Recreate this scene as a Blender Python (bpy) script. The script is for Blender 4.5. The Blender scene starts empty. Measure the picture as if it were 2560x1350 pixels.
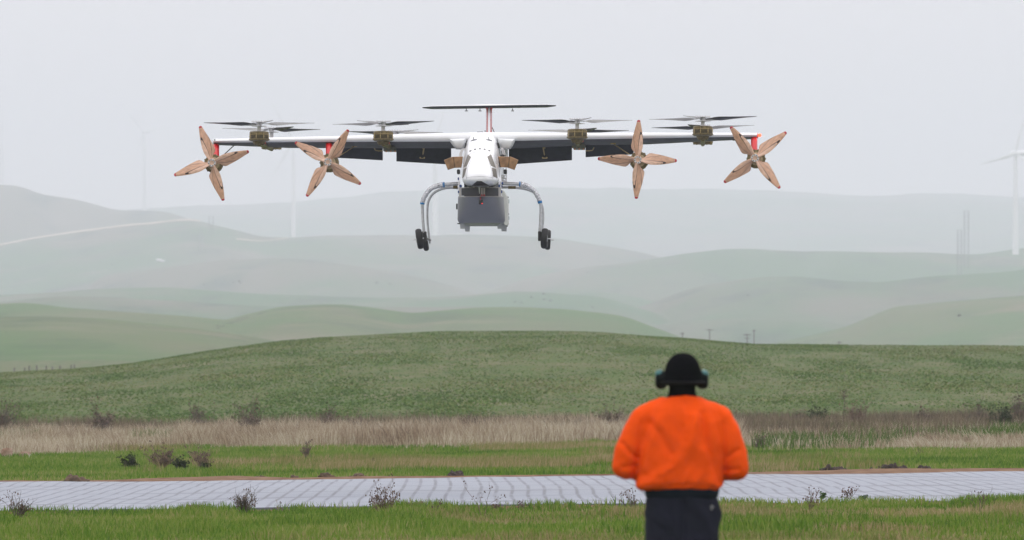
import bpy, bmesh, math, random
import numpy as np
from mathutils import Vector, Matrix
from mathutils.bvhtree import BVHTree
sc = bpy.context.scene
COL = sc.collection
R = math.radians

# ------------------------------------------------------------------ camera
F = 14222.0          # focal length in photo pixels (200 mm on a 36 mm sensor, 2560 px wide)
CX, HY, CH = 1280.0, 945.0, 1.7
cam = bpy.data.cameras.new('camera'); camo = bpy.data.objects.new('camera', cam); COL.objects.link(camo)
camo.location = (0, 0, CH); camo.rotation_euler = (R(90), 0, 0)
cam.lens = 200; cam.sensor_width = 36; cam.shift_y = (HY - 675) / 2560
cam.clip_start = 0.5; cam.clip_end = 30000
cam.dof.use_dof = True; cam.dof.focus_distance = 84; cam.dof.aperture_fstop = 5.6
sc.camera = camo
# ------------------------------------------------------------------ world and sun (overcast)
SUN_EL, SUN_AZ = 55, 20
w = bpy.data.worlds.new('World'); sc.world = w; w.use_nodes = True
N = w.node_tree.nodes; L = w.node_tree.links
for n in list(N): N.remove(n)
def wn(t, **k):
    n = N.new(t)
    for a, b in k.items(): setattr(n, a, b)
    return n
out = wn('ShaderNodeOutputWorld'); bg = wn('ShaderNodeBackground'); bg.inputs['Strength'].default_value = 0.1
sky = wn('ShaderNodeTexSky', sky_type='NISHITA', sun_disc=False, sun_elevation=R(SUN_EL), sun_rotation=R(SUN_AZ), dust_density=5.0)
hs = wn('ShaderNodeHueSaturation'); hs.inputs['Saturation'].default_value = 0.25; L.new(sky.outputs[0], hs.inputs['Color'])
tc = wn('ShaderNodeTexCoord'); sx = wn('ShaderNodeSeparateXYZ'); L.new(tc.outputs['Generated'], sx.inputs[0])
ramp = wn('ShaderNodeValToRGB'); L.new(sx.outputs['Z'], ramp.inputs[0])
SKY_H, SKY_Z = 9.4, 20.0
cr = ramp.color_ramp
cr.elements[0].position = 0.0; cr.elements[0].color = (0.47, 0.435, 0.425, 1)
cr.elements[1].position = 0.75; cr.elements[1].color = (0.90, 0.88, 0.905, 1)
e = cr.elements.new(0.12); e.color = (0.535, 0.505, 0.505, 1)
mul = wn('ShaderNodeVectorMath', operation='SCALE'); mul.inputs['Scale'].default_value = SKY_Z; L.new(ramp.outputs[0], mul.inputs[0])
mx = wn('ShaderNodeMix', data_type='RGBA'); mx.inputs['Factor'].default_value = 0.9
L.new(hs.outputs[0], mx.inputs['A']); L.new(mul.outputs[0], mx.inputs['B'])
L.new(mx.outputs['Result'], bg.inputs['Color']); L.new(bg.outputs[0], out.inputs[0])
sun = bpy.data.lights.new('sun', 'SUN'); sun.energy = 0.7; sun.angle = R(25); sun.color = (1, 0.97, 0.93)
suno = bpy.data.objects.new('sun', sun); COL.objects.link(suno)
suno.rotation_euler = (R(90 - SUN_EL), 0, R(180 - SUN_AZ)); suno.location = (0, 0, 60)
sc.view_settings.view_transform = 'Standard'; sc.view_settings.look = 'None'; sc.view_settings.gamma = 1; sc.view_settings.exposure = 0
sc.render.engine = 'CYCLES'; sc.cycles.max_bounces = 6; sc.cycles.volume_bounces = 2; sc.cycles.use_denoising = True
try: sc.cycles.volume_step_rate = 1
except Exception: pass

# ------------------------------------------------------------------ helpers
def at(px, py, Y):
    """photo pixel + real distance -> point in the world"""
    return Vector(((px - CX) / F * Y, Y, CH + (HY - py) / F * Y))
def gx(px, Y): return (px - CX) / F * Y

def sock(n, name): return n.inputs[name]
def mat(name, col=(.5, .5, .5), rough=.6, metal=0.0, spec=.5, var=0.0, vscale=8.0, bump=0.0, bscale=30.0, coat=0.0, emis=None, estr=0, col2=None):
    m = bpy.data.materials.new(name); m.use_nodes = True
    nt = m.node_tree; b = nt.nodes['Principled BSDF']
    b.inputs['Base Color'].default_value = (*col, 1); b.inputs['Roughness'].default_value = rough
    b.inputs['Metallic'].default_value = metal; b.inputs['Specular IOR Level'].default_value = spec
    b.inputs['Coat Weight'].default_value = coat
    if emis: b.inputs['Emission Color'].default_value = (*emis, 1); b.inputs['Emission Strength'].default_value = estr
    tcn = nt.nodes.new('ShaderNodeTexCoord')
    if var or col2:
        nz = nt.nodes.new('ShaderNodeTexNoise'); nz.inputs['Scale'].default_value = vscale; nz.inputs['Detail'].default_value = 5
        nt.links.new(tcn.outputs['Object'], nz.inputs['Vector'])
        rp = nt.nodes.new('ShaderNodeValToRGB'); rp.color_ramp.elements[0].position = .35; rp.color_ramp.elements[1].position = .65
        c2 = col2 or tuple(min(1, c * (1 + var)) for c in col); c1 = col if col2 else tuple(c * (1 - var) for c in col)
        rp.color_ramp.elements[0].color = (*c1, 1); rp.color_ramp.elements[1].color = (*c2, 1)
        nt.links.new(nz.outputs['Fac'], rp.inputs[0]); nt.links.new(rp.outputs[0], b.inputs['Base Color'])
    if bump:
        nz = nt.nodes.new('ShaderNodeTexNoise'); nz.inputs['Scale'].default_value = bscale; nz.inputs['Detail'].default_value = 4
        nt.links.new(tcn.outputs['Object'], nz.inputs['Vector'])
        bp = nt.nodes.new('ShaderNodeBump'); bp.inputs['Strength'].default_value = bump; bp.inputs['Distance'].default_value = .02
        nt.links.new(nz.outputs['Fac'], bp.inputs['Height']); nt.links.new(bp.outputs[0], b.inputs['Normal'])
    return m

WORLD = {}           # object -> (matrix of the thing's frame, offset)
def tag(o, label=None, cat=None, group=None, kind=None):
    if label: o['label'] = label
    if cat: o['category'] = cat
    if group: o['group'] = group
    if kind: o['kind'] = kind
    return o
def empty(name, loc, label, cat, group=None, rz=0):
    o = bpy.data.objects.new(name, None); COL.objects.link(o); o.location = loc; o.rotation_euler = (0, 0, rz)
    o.empty_display_size = .2; WORLD[o.name] = Vector((0, 0, 0)); return tag(o, label, cat, group)
def mesh(name, V, Fc, mats, parent=None, mi=None, smooth=False, origin=None):
    """V in the frame of the top-level thing (world frame when the thing is a lone mesh)."""
    V = np.asarray(V, dtype=np.float64).reshape(-1, 3)
    me = bpy.data.meshes.new(name)
    c = np.array(origin if origin is not None else (V.min(0) + V.max(0)) / 2)
    base = WORLD[parent.name] if parent is not None else Vector((0, 0, 0))
    me.from_pydata((V - c).tolist(), [], [tuple(f) for f in Fc])
    for m in (mats if isinstance(mats, (list, tuple)) else [mats]): me.materials.append(m)
    if mi is not None: me.polygons.foreach_set('material_index', np.asarray(mi, dtype=np.int32))
    if smooth: me.polygons.foreach_set('use_smooth', [True] * len(me.polygons))
    me.update()
    o = bpy.data.objects.new(name, me); COL.objects.link(o); o.parent = parent
    o.location = Vector(c) - base; WORLD[o.name] = Vector(c)
    return o
def big_mesh(name, V, quads, mats, mi=None, smooth=True, tris=False, origin=(0, 0, 0)):
    """fast path for large numpy meshes"""
    k = 3 if tris else 4
    me = bpy.data.meshes.new(name); nf = len(quads)
    me.vertices.add(len(V)); me.vertices.foreach_set('co', (np.asarray(V) - np.array(origin)).astype(np.float32).ravel())
    me.loops.add(nf * k); me.loops.foreach_set('vertex_index', np.asarray(quads, dtype=np.int32).ravel())
    me.polygons.add(nf); me.polygons.foreach_set('loop_start', np.arange(0, nf * k, k, dtype=np.int32))
    try: me.polygons.foreach_set('loop_total', np.full(nf, k, dtype=np.int32))
    except Exception: pass
    for m in (mats if isinstance(mats, (list, tuple)) else [mats]): me.materials.append(m)
    if mi is not None: me.polygons.foreach_set('material_index', np.asarray(mi, dtype=np.int32))
    me.polygons.foreach_set('use_smooth', np.full(nf, smooth, dtype=bool))
    me.update(calc_edges=True); me.validate()
    o = bpy.data.objects.new(name, me); COL.objects.link(o); o.location = origin
    WORLD[o.name] = Vector(origin)
    return o

class MB:
    """collects simple shapes into ONE mesh"""
    def __init__(s): s.v = []; s.f = []; s.m = []; s.mi = 0
    def add(s, V, Fc):
        n = len(s.v); s.v += [tuple(p) for p in V]; s.f += [tuple(i + n for i in f) for f in Fc]; s.m += [s.mi] * len(Fc); return s
    def box(s, a, b, bev=0.0):
        x0, y0, z0 = [min(a[i], b[i]) for i in range(3)]; x1, y1, z1 = [max(a[i], b[i]) for i in range(3)]
        if bev <= 0:
            V = [(x, y, z) for z in (z0, z1) for y in (y0, y1) for x in (x0, x1)]
            return s.add(V, [(0, 2, 3, 1), (4, 5, 7, 6), (0, 1, 5, 4), (2, 6, 7, 3), (0, 4, 6, 2), (1, 3, 7, 5)])
        bm = bmesh.new(); bmesh.ops.create_cube(bm, size=1)
        for v in bm.verts: v.co = Vector(((x0 + x1) / 2 + v.co.x * (x1 - x0), (y0 + y1) / 2 + v.co.y * (y1 - y0), (z0 + z1) / 2 + v.co.z * (z1 - z0)))
        bmesh.ops.bevel(bm, geom=list(bm.edges), offset=bev, segments=2, affect='EDGES', profile=.5)
        bm.verts.index_update(); s.add([v.co[:] for v in bm.verts], [[v.index for v in f.verts] for f in bm.faces]); bm.free(); return s
    def prism(s, poly, d0, d1, axis=1):
        """poly: list of points (3D at the front); d0,d1 vectors added for the two ends"""
        n = len(poly); A = [Vector(p) + Vector(d0) for p in poly]; B = [Vector(p) + Vector(d1) for p in poly]
        return s.add(A + B, [tuple(range(n)), tuple(range(2 * n - 1, n - 1, -1))] + [(i, n + i, n + (i + 1) % n, (i + 1) % n) for i in range(n)])
    def tube(s, pts, rad, n=10, caps=True, sq=None):
        """swept tube; rad number or list; sq=(a,b) scales the ring along its two axes"""
        P = [Vector(p) for p in pts]; m = len(P)
        rad = [rad] * m if not hasattr(rad, '__len__') else rad
        T = [(P[min(i + 1, m - 1)] - P[max(i - 1, 0)]).normalized() for i in range(m)]
        up = Vector((0, 1, 0)) if abs(T[0].y) < .9 else Vector((1, 0, 0))
        X = T[0].cross(up).normalized(); V = []
        for i in range(m):
            X = (X - T[i] * X.dot(T[i])).normalized(); Y = T[i].cross(X)
            a, b = sq or (1, 1)
            for k in range(n):
                th = 2 * math.pi * k / n; V.append(P[i] + X * math.cos(th) * rad[i] * a + Y * math.sin(th) * rad[i] * b)
        Fc = [(i * n + k, i * n + (k + 1) % n, (i + 1) * n + (k + 1) % n, (i + 1) * n + k) for i in range(m - 1) for k in range(n)]
        if caps: Fc += [tuple(range(n - 1, -1, -1)), tuple((m - 1) * n + k for k in range(n))]
        return s.add(V, Fc)
    def lathe(s, c, prof, axis='z', n=32, caps=True):
        """prof: list of (radius, height along axis)"""
        V = []
        for r, h in prof:
            for k in range(n):
                th = 2 * math.pi * k / n; a, b = r * math.cos(th), r * math.sin(th)
                V.append({'z': (c[0] + a, c[1] + b, c[2] + h), 'y': (c[0] + a, c[1] + h, c[2] + b), 'x': (c[0] + h, c[1] + a, c[2] + b)}[axis])
        m = len(prof)
        Fc = [(i * n + k, i * n + (k + 1) % n, (i + 1) * n + (k + 1) % n, (i + 1) * n + k) for i in range(m - 1) for k in range(n)]
        if caps: Fc += [tuple(range(n - 1, -1, -1)), tuple((m - 1) * n + k for k in range(n))]
        return s.add(V, Fc)
    def loft(s, rings, close=True, caps=True, mis=None):
        n = len(rings[0]); V = [p for r in rings for p in r]; b = len(s.v)
        for i in range(len(rings) - 1):
            pass
        Fc = []; MI = []
        for i in range(len(rings) - 1):
            for k in range(n if close else n - 1):
                Fc.append((i * n + k, i * n + (k + 1) % n, (i + 1) * n + (k + 1) % n, (i + 1) * n + k)); MI.append(mis[k] if mis else s.mi)
        if caps: Fc += [tuple(range(n - 1, -1, -1)), tuple((len(rings) - 1) * n + k for k in range(n))]; MI += [s.mi, s.mi]
        s.add(V, Fc); s.m[-len(MI):] = MI
        return s
    def ball(s, c, r, n=16, m=10, sx=1, sy=1, sz=1):
        return s.loft([[(c[0] + r * sx * math.sin(a) * math.cos(2 * math.pi * k / n), c[1] + r * sy * math.sin(a) * math.sin(2 * math.pi * k / n), c[2] + r * sz * math.cos(a)) for k in range(n)] for a in [math.pi * (i + .02) / (m + .04) for i in range(m + 1)]])
    def build(s, name, mats, parent=None, smooth=False, origin=None, fix=True, auto=None):
        o = mesh(name, s.v, s.f, mats, parent, s.m, smooth, origin)
        if fix:
            bm = bmesh.new(); bm.from_mesh(o.data); bmesh.ops.recalc_face_normals(bm, faces=bm.faces); bm.to_mesh(o.data); bm.free()
        if auto is not None:
            o.data.polygons.foreach_set('use_smooth', [True] * len(o.data.polygons)); o.data.set_sharp_from_angle(angle=R(auto))
        return o

# numpy value noise
def vnoise(x, y, seed=0):
    x = np.asarray(x, float); y = np.asarray(y, float)
    xi = np.floor(x).astype(np.int64); yi = np.floor(y).astype(np.int64); fx = x - xi; fy = y - yi
    def h(a, b):
        n = (a * 374761393 + b * 668265263 + seed * 974634777) & 0xffffffff
        n = ((n ^ (n >> 13)) * 1274126177) & 0xffffffff
        return ((n ^ (n >> 16)) & 0xffff) / 65535.0
    u = fx * fx * fx * (fx * (fx * 6 - 15) + 10); v = fy * fy * fy * (fy * (fy * 6 - 15) + 10)
    return (h(xi, yi) * (1 - u) + h(xi + 1, yi) * u) * (1 - v) + (h(xi, yi + 1) * (1 - u) + h(xi + 1, yi + 1) * u) * v * 1.0
def fbm(x, y, o=4, seed=0):
    s = 0; a = .5
    for i in range(o): s = s + a * vnoise(x * 2 ** i, y * 2 ** i, seed + i * 17); a *= .5
    return s / (1 - .5 ** o)
rng = np.random.default_rng(7); random.seed(7)
# ================================================================== THE LAND
# ridge lines: (photo outline of the crest, distance of the crest, run-up length, run-off length, wander)
RIDGES = [
 ([(-1500,905),(-700,935),(0,931),(180,919),(332,904),(400,892),(500,878),(600,864),(700,854),(860,843),(1000,836),(1200,831),(1400,830),(1500,831),(1700,841),(1800,849),(1900,857),(2100,861),(2300,863),(2560,867),(3300,885),(4500,900)], 345, 155, 200, .03),
 ([(-2500,840),(-800,790),(0,802),(100,800),(256,804),(360,814),(480,824),(640,846),(760,870),(900,900),(1100,940)], 1050, 420, 300, .04),
 ([(-2500,800),(-900,775),(-300,770),(0,764),(52,761),(100,765),(160,775),(280,785),(400,794),(480,800),(620,812),(800,850),(1000,900)], 1400, 300, 300, .04),
 ([(300,930),(450,840),(560,806),(620,790),(700,773),(794,766),(860,767),(950,780),(1030,790),(1106,783),(1200,776),(1294,775),(1419,780),(1500,790),(1563,801),(1627,826),(1672,842),(1750,870),(1900,930)], 1450, 450, 300, .02),
 ([(-2500,735),(-500,765),(0,760),(80,752),(160,744),(440,744),(640,755),(860,762),(1000,766),(1200,768),(1400,785),(1600,830),(1800,880)], 2100, 400, 350, .03),
 ([(-2500,700),(-500,740),(0,728),(200,722),(400,722),(600,734),(860,748),(1100,752),(1300,740),(1500,752),(1640,790),(1760,850),(1900,930)], 2600, 450, 400, .03),
 ([(1700,940),(1830,890),(1920,862),(2011,842),(2125,812),(2238,765),(2329,757),(2560,737),(2900,720),(3600,745),(5000,800)], 1900, 500, 300, .03),
 ([(1250,935),(1400,870),(1500,820),(1626,776),(1700,745),(1762,726),(1898,704),(1989,702),(2080,714),(2200,722),(2350,705),(2560,690),(3200,670),(5000,760)], 2700, 600, 400, .03),
 ([(900,900),(1100,775),(1250,722),(1320,698),(1400,684),(1550,660),(1700,641),(1830,638),(2000,645),(2200,640),(2400,629),(2540,620),(2700,613),(3200,600),(5000,700)], 3500, 700, 500, .03),
 ([(-3500,640),(-800,690),(-200,660),(0,616),(100,598),(250,576),(400,558),(490,547),(560,562),(651,587),(720,589),(790,586),(850,586),(1000,592),(1200,598),(1400,606),(1600,630),(1900,700),(2300,820)], 4300, 1300, 400, .02),
 ([(1400,900),(1520,850),(1640,812),(1730,800),(1850,796),(1960,792),(2080,800),(2200,830),(2400,900)], 2250, 300, 300, .03),
 ([(900,900),(1100,800),(1250,760),(1400,742),(1500,735),(1600,752),(1720,790),(1900,880)], 3050, 350, 300, .03),
 ([(60,900),(250,700),(420,664),(560,645),(700,640),(860,652),(1000,672),(1150,720),(1300,800)], 3350, 500, 400, .03),
 ([(-3500,560),(-800,480),(-200,466),(0,457),(40,459),(65,465),(100,481),(190,495),(290,524),(360,526),(410,530),(440,540),(500,565),(600,600),(700,640)], 4850, 400, 500, .0),
 ([(-3500,560),(-500,540),(300,535),(650,520),(900,505),(1250,490),(1536,486),(1717,491),(1944,498),(2170,502),(2306,499),(2560,511),(3200,530),(5000,560)], 8500, 4300, 600, .0),
]
def smooth_profile(pts):
    px = np.arange(-3600, 5200, 10.0); y = np.interp(px, [p[0] for p in pts], [p[1] for p in pts], left=975, right=975)
    if pts[0][0] <= -1500: y[px < pts[0][0]] = pts[0][1]
    if pts[-1][0] >= 4000: y[px > pts[-1][0]] = pts[-1][1]
    k = np.exp(-.5 * (np.arange(-4, 5) / 1.6) ** 2); k /= k.sum()
    y = np.convolve(np.pad(y, 4, mode='edge'), k, mode='valid'); return px, y
PROF = [smooth_profile(r[0]) for r in RIDGES]
def land(X, Y):
    """height of the terrain at world X, Y (arrays)"""
    X = np.asarray(X, float); Y = np.asarray(Y, float)
    Ys = np.maximum(Y, 1.0); px = CX + X / Ys * F
    z = np.zeros(np.broadcast(X, Y).shape)
    for i, (pts, yc, wf, wb, wan) in enumerate(RIDGES):
        p, py = PROF[i]; yy = np.interp(px, p, py)
        Yc = yc * (1 + wan * np.sin(px / 900.0 * (1 + .13 * i) + i * 1.7))
        zc = np.maximum(CH + (HY - yy) / F * Yc, 0)
        t = (Ys - Yc) / np.where(Ys < Yc, wf, wb)
        g = np.clip(1 - np.abs(t), 0, 1); g = np.where(t < 0, .55 * g * g * (3 - 2 * g) + .45 * np.sin(g * math.pi / 2), g * g * (3 - 2 * g))
        if i == 0: g = np.where(t < 0, np.clip(1 - np.abs(t), 0, 1) ** 1.0, g); g = np.where(t < 0, g * g * (3 - 2 * g) * .5 + g * .5, g)
        z = np.maximum(z, zc * g)
    z = z + .0108 * X * np.exp(-(X / 45.0) ** 2) * np.clip((260 - Ys) / 120, 0, 1)
    far = np.clip((Ys - 600) / 2500, 0, 1)
    und = (fbm(X / 170 + 31, Ys / 420, 3, 5) - .5) * 13 * far + (fbm(X / 60, Ys / 160, 3, 9) - .5) * 3.0 * np.clip((Ys - 700) / 600, 0, 1)
    z = z + und * np.clip(z / 10, 0, 1)
    z = z + (fbm(X / 11, Ys / 22, 2, 3) - .5) * .35 * np.clip((Ys - 180) / 120, 0, 1) * np.clip(1.2 - Ys / 1200, 0, 1)
    z = z + (fbm(X / 2.2, Ys / 4.0, 2, 11) - .5) * .07 * np.clip((Ys - 96) / 20, 0, 1) * np.clip((190 - Ys) / 40, 0, 1)
    return z
def hill_material(name, cols, scales, haze_mix=0):
    m = bpy.data.materials.new(name); m.use_nodes = True; nt = m.node_tree; b = nt.nodes['Principled BSDF']; b.inputs['Roughness'].default_value = .95; b.inputs['Specular IOR Level'].default_value = .1
    tcn = nt.nodes.new('ShaderNodeTexCoord'); cur = None
    for i, (c, sc_, lo, hi, st) in enumerate(zip(cols[1:], scales, [s[1] for s in scales], [s[2] for s in scales], [s[3] for s in scales])):
        mp = nt.nodes.new('ShaderNodeMapping'); mp.inputs['Scale'].default_value = (1, st, 1); mp.inputs['Location'].default_value = (i * 37, i * 11, 0)
        nt.links.new(tcn.outputs['Object'], mp.inputs[0])
        nz = nt.nodes.new('ShaderNodeTexNoise'); nz.inputs['Scale'].default_value = sc_[0]; nz.inputs['Detail'].default_value = 6; nz.inputs['Roughness'].default_value = .6
        nt.links.new(mp.outputs[0], nz.inputs['Vector'])
        mr = nt.nodes.new('ShaderNodeMapRange'); mr.inputs['From Min'].default_value = lo; mr.inputs['From Max'].default_value = hi
        nt.links.new(nz.outputs['Fac'], mr.inputs['Value'])
        mxn = nt.nodes.new('ShaderNodeMix'); mxn.data_type = 'RGBA'
        nt.links.new(mr.outputs[0], mxn.inputs['Factor'])
        if cur is None: mxn.inputs['A'].default_value = (*cols[0], 1)
        else: nt.links.new(cur, mxn.inputs['A'])
        mxn.inputs['B'].default_value = (*c, 1); cur = mxn.outputs['Result']
    nt.links.new(cur, b.inputs['Base Color'])
    return m
G1, G2, OL, ST, BR = (.105, .165, .055), (.075, .125, .045), (.15, .16, .085), (.26, .235, .15), (.17, .13, .085)
M_front = hill_material('front_hill_grass', [(.066,.10,.022), (.10,.105,.042), (.045,.075,.016), (.14,.13,.07)], [(.55,.42,.62,.35), (.9,.5,.7,.3), (.28,.52,.72,.5)])
M_hills = hill_material('far_hill_grass_haze_tint', [(.040,.112,.036), (.110,.115,.075), (.016,.050,.026), (.15,.14,.105)], [(.006,.45,.60,.5), (.03,.53,.70,.35), (.012,.55,.70,.8)])  # bluish cast of the haze is mixed into these grass colours
M_ground = hill_material('meadow_soil', [(.055,.125,.014), (.10,.125,.03), (.042,.10,.012), (.14,.11,.05)], [(.5,.4,.65,.6), (1.6,.5,.7,.5), (.22,.55,.7,.7)])
cols = np.concatenate([np.linspace(-.36, -.12, 60, endpoint=False), np.linspace(-.12, .12, 620), np.linspace(.12, .36, 61)[1:]])
def sheet(name, Ys, m, extra=0.0, label=None):
    Yg, A = np.meshgrid(Ys, cols, indexing='ij'); X = A * Yg + np.sign(A) * extra * (np.abs(A) / .36)
    Z = land(X, Yg); V = np.stack([X, Yg, Z], -1).reshape(-1, 3); n = len(cols)
    i, j = np.meshgrid(np.arange(len(Ys) - 1), np.arange(n - 1), indexing='ij'); a = (i * n + j).ravel()
    o = big_mesh(name, V, np.stack([a, a + 1, a + n + 1, a + n], -1), m)
    return tag(o, label, None, None, 'structure')
sheet('ground', np.concatenate([np.arange(-6, 60, 3.0), np.linspace(60, 190, 165)]), M_ground, extra=60)
sheet('front_hill', np.geomspace(190, 800, 330), M_front, extra=60)
M_mid = hill_material('mid_hill_grass', [(.050,.112,.022), (.105,.115,.05), (.026,.062,.014), (.15,.135,.08)], [(.008,.44,.60,.5), (.035,.52,.72,.35), (.016,.55,.70,.8)])
sheet('near_hills', np.geomspace(800, 1990, 220), M_mid, extra=60)
sheet('hills', np.geomspace(1990, 9400, 440), M_hills, extra=60)
# ------------------------------------------------------------------ haze: one closed box of pale air
hm = bpy.data.materials.new('haze_air'); hm.use_nodes = True; hn = hm.node_tree
for n in list(hn.nodes): hn.nodes.remove(n)
ho = hn.nodes.new('ShaderNodeOutputMaterial'); hv = hn.nodes.new('ShaderNodeVolumePrincipled')
hv.inputs['Color'].default_value = (.865, .895, .985, 1); hv.inputs['Density'].default_value = .00028; hv.inputs['Anisotropy'].default_value = .3
hn.links.new(hv.outputs[0], ho.inputs['Volume'])
hb = MB().box((-5200, -40, -6), (5200, 9700, 430)).build('haze', hm); tag(hb, kind='stuff')
# ================================================================== THE AIRCRAFT
TH = R(1.6); AD = 84.0
OX = gx(1203, AD); OZ = at(0, 628, AD).z
PPM = F / AD
def LP(px, py, v):
    """photo pixel at the distance v metres behind the wing's leading edge -> aircraft frame (right, aft, up)"""
    c, s = math.cos(TH), math.sin(TH); k = (px - CX) / F
    u = (k * (AD + v * c) - OX - v * s) / (c + k * s)
    Yd = AD - u * s + v * c
    return Vector((u, v, CH + (HY - py) / F * Yd - OZ))
craft = empty('cargo_aircraft', (OX, AD, OZ), 'white uncrewed cargo aircraft with tan propellers and dark lift rotors hovering above the pad', 'aircraft', rz=-TH)
m_white = mat('white_paint', (.80, .81, .83), .28, coat=.4, var=.025, vscale=3)
m_white2 = mat('white_fairing', (.62, .64, .65), .4, var=.05, vscale=5)
m_dark = mat('carbon_underside', (.035, .038, .045), .5, var=.3, vscale=9)
m_flap = mat('flap_black', (.018, .020, .026), .55, var=.3, vscale=12)
m_olive = mat('anodised_olive', (.16, .125, .06), .38, metal=.55, var=.35, vscale=20)
m_olive2 = mat('olive_dark', (.075, .06, .035), .4, metal=.5, var=.35, vscale=25)
m_gold = mat('gold_trim', (.42, .33, .17), .35, metal=.7)
m_silver = mat('silver_metal', (.62, .63, .65), .3, metal=.8)
m_silverp = mat('silver_pale', (.68, .68, .70), .45)
m_blade = mat('carbon_blade', (.028, .03, .035), .35, var=.2, vscale=6)
m_red = mat('red_paint', (.62, .012, .015), .35, coat=.3)
m_redtip = mat('red_tip', (.42, .008, .018), .45)
m_grey = mat('satin_grey_pod', (.19, .195, .22), .45, var=.03, vscale=3)
m_podside = mat('pod_side_white', (.70, .72, .68), .4, var=.04, vscale=4)
m_tube = mat('aluminium_tube', (.50, .51, .53), .38, metal=.35, var=.12, vscale=30)
m_foil = mat('crumpled_foil', (.74, .75, .78), .22, metal=.75, bump=1.0, bscale=42)
m_tape = mat('blue_tape', (.0, .16, .42), .5)
m_tyre = mat('tyre_rubber', (.012, .012, .013), .6, bump=.3, bscale=60)
m_black = mat('black_plastic', (.012, .012, .014), .4)
m_brown = mat('brown_duct', (.30, .165, .075), .5, var=.3, vscale=10)
m_window = mat('mesh_window', (.15, .135, .115), .6, var=.15, vscale=60)
m_radiator = mat('radiator_core', (.065, .066, .075), .55, bump=.4, bscale=200)
m_frame = mat('pale_frame', (.42, .40, .39), .45)
m_teal = mat('teal_latch', (.03, .16, .17), .5)
m_line = mat('panel_gap', (.25, .26, .28), .6)
m_copper = mat('copper_pipe', (.55, .25, .13), .35, metal=.8)
m_navred = mat('nav_lamp_lens', (.9, .03, .02), .2, emis=(1, .05, .02), estr=6)
m_led = mat('red_led', (.9, .03, .02), .2, emis=(1, .03, .05), estr=1.2)

# laminated wood: dark glue lines are planes through the block the blade is carved from
m_wood = bpy.data.materials.new('laminated_wood'); m_wood.use_nodes = True
nt = m_wood.node_tree; b = nt.nodes['Principled BSDF']; b.inputs['Roughness'].default_value = .38; b.inputs['Coat Weight'].default_value = .3
tcn = nt.nodes.new('ShaderNodeTexCoord'); sp = nt.nodes.new('ShaderNodeSeparateXYZ'); nt.links.new(tcn.outputs['Object'], sp.inputs[0])
def mth(op, a, bb=None):
    n = nt.nodes.new('ShaderNodeMath'); n.operation = op
    for i, q in enumerate((a, bb)):
        if q is None: continue
        if isinstance(q, (int, float)): n.inputs[i].default_value = q
        else: nt.links.new(q, n.inputs[i])
    return n.outputs[0]
wnz = nt.nodes.new('ShaderNodeTexNoise'); wnz.inputs['Scale'].default_value = 6; nt.links.new(tcn.outputs['Object'], wnz.inputs['Vector'])
vv = mth('ADD', sp.outputs['Y'], mth('MULTIPLY', wnz.outputs['Fac'], .006))
fr = mth('FRACT', mth('DIVIDE', mth('ADD', vv, .5085), .034)); dist = mth('ABSOLUTE', mth('SUBTRACT', fr, .5))
isl = mth('LESS_THAN', dist, .035)
lay = mth('FRACT', mth('MULTIPLY', mth('FLOOR', mth('DIVIDE', mth('ADD', vv, .4915), .034)), .37))
wr = nt.nodes.new('ShaderNodeValToRGB'); wr.color_ramp.elements[0].color = (.58, .325, .20, 1); wr.color_ramp.elements[1].color = (.74, .49, .36, 1)
nt.links.new(lay, wr.inputs[0])
gr = nt.nodes.new('ShaderNodeTexNoise'); gr.inputs['Scale'].default_value = 1; mp = nt.nodes.new('ShaderNodeMapping'); mp.inputs['Scale'].default_value = (18, 200, 18)
nt.links.new(tcn.outputs['Object'], mp.inputs[0]); nt.links.new(mp.outputs[0], gr.inputs['Vector']); gr.inputs['Detail'].default_value = 3
mg = nt.nodes.new('ShaderNodeMix'); mg.data_type = 'RGBA'; mg.blend_type = 'MULTIPLY'; mg.inputs['Factor'].default_value = 1
gm = nt.nodes.new('ShaderNodeMapRange'); gm.inputs['To Min'].default_value = .72; gm.inputs['To Max'].default_value = 1.15; gm.inputs['From Min'].default_value = .3; gm.inputs['From Max'].default_value = .7
nt.links.new(gr.outputs['Fac'], gm.inputs['Value']); nt.links.new(wr.outputs[0], mg.inputs['A']); nt.links.new(gm.outputs[0], mg.inputs['B'])
ml = nt.nodes.new('ShaderNodeMix'); ml.data_type = 'RGBA'; nt.links.new(isl, ml.inputs['Factor']); nt.links.new(mg.outputs['Result'], ml.inputs['A']); ml.inputs['B'].default_value = (.03, .016, .012, 1)
nt.links.new(ml.outputs['Result'], b.inputs['Base Color'])

# ---- wing
def interp(tab, x, k): return float(np.interp(x, [t[0] for t in tab], [t[k] for t in tab]))
WG = [(535, 347.2, 357, 362.7), (600, 346, 356.8, 365), (720, 342.3, 356, 370), (840, 340, 355.5, 370.5), (960, 336.5, 355, 371), (1100, 333, 354.7, 371), (1203, 330.5, 354, 371), (1300, 331, 352.5, 371), (1480, 331.7, 348.6, 363), (1620, 331.2, 346.5, 361), (1760, 331.3, 344, 354), (1893, 331.8, 342.3, 347.5)]
def wing_ring(px, shrink=1.0):
    t, wb, db = [interp(WG, px, k) for k in (1, 2, 3)]; ch = .78 - .30 * abs(px - 1203) / 690
    ch *= 1
    pts = [(ch, db), (ch * .6, db - 1.2), (ch * .3, wb + (db - wb) * .5), (.075, wb + 1.2), (.03, wb - .6), (.006, wb - (wb - t) * .28), (0, wb - (wb - t) * .5), (.012, t + (wb - t) * .24), (.05, t + 1.8), (.12, t + .5), (ch * .35, t), (ch * .6, t + 2.5), (ch, db - 5)]
    return [LP(px, y, v) for v, y in pts]
mb = MB(); xs = sorted(set([q[0] for q in WG] + list(range(550, 1890, 45))))
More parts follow.
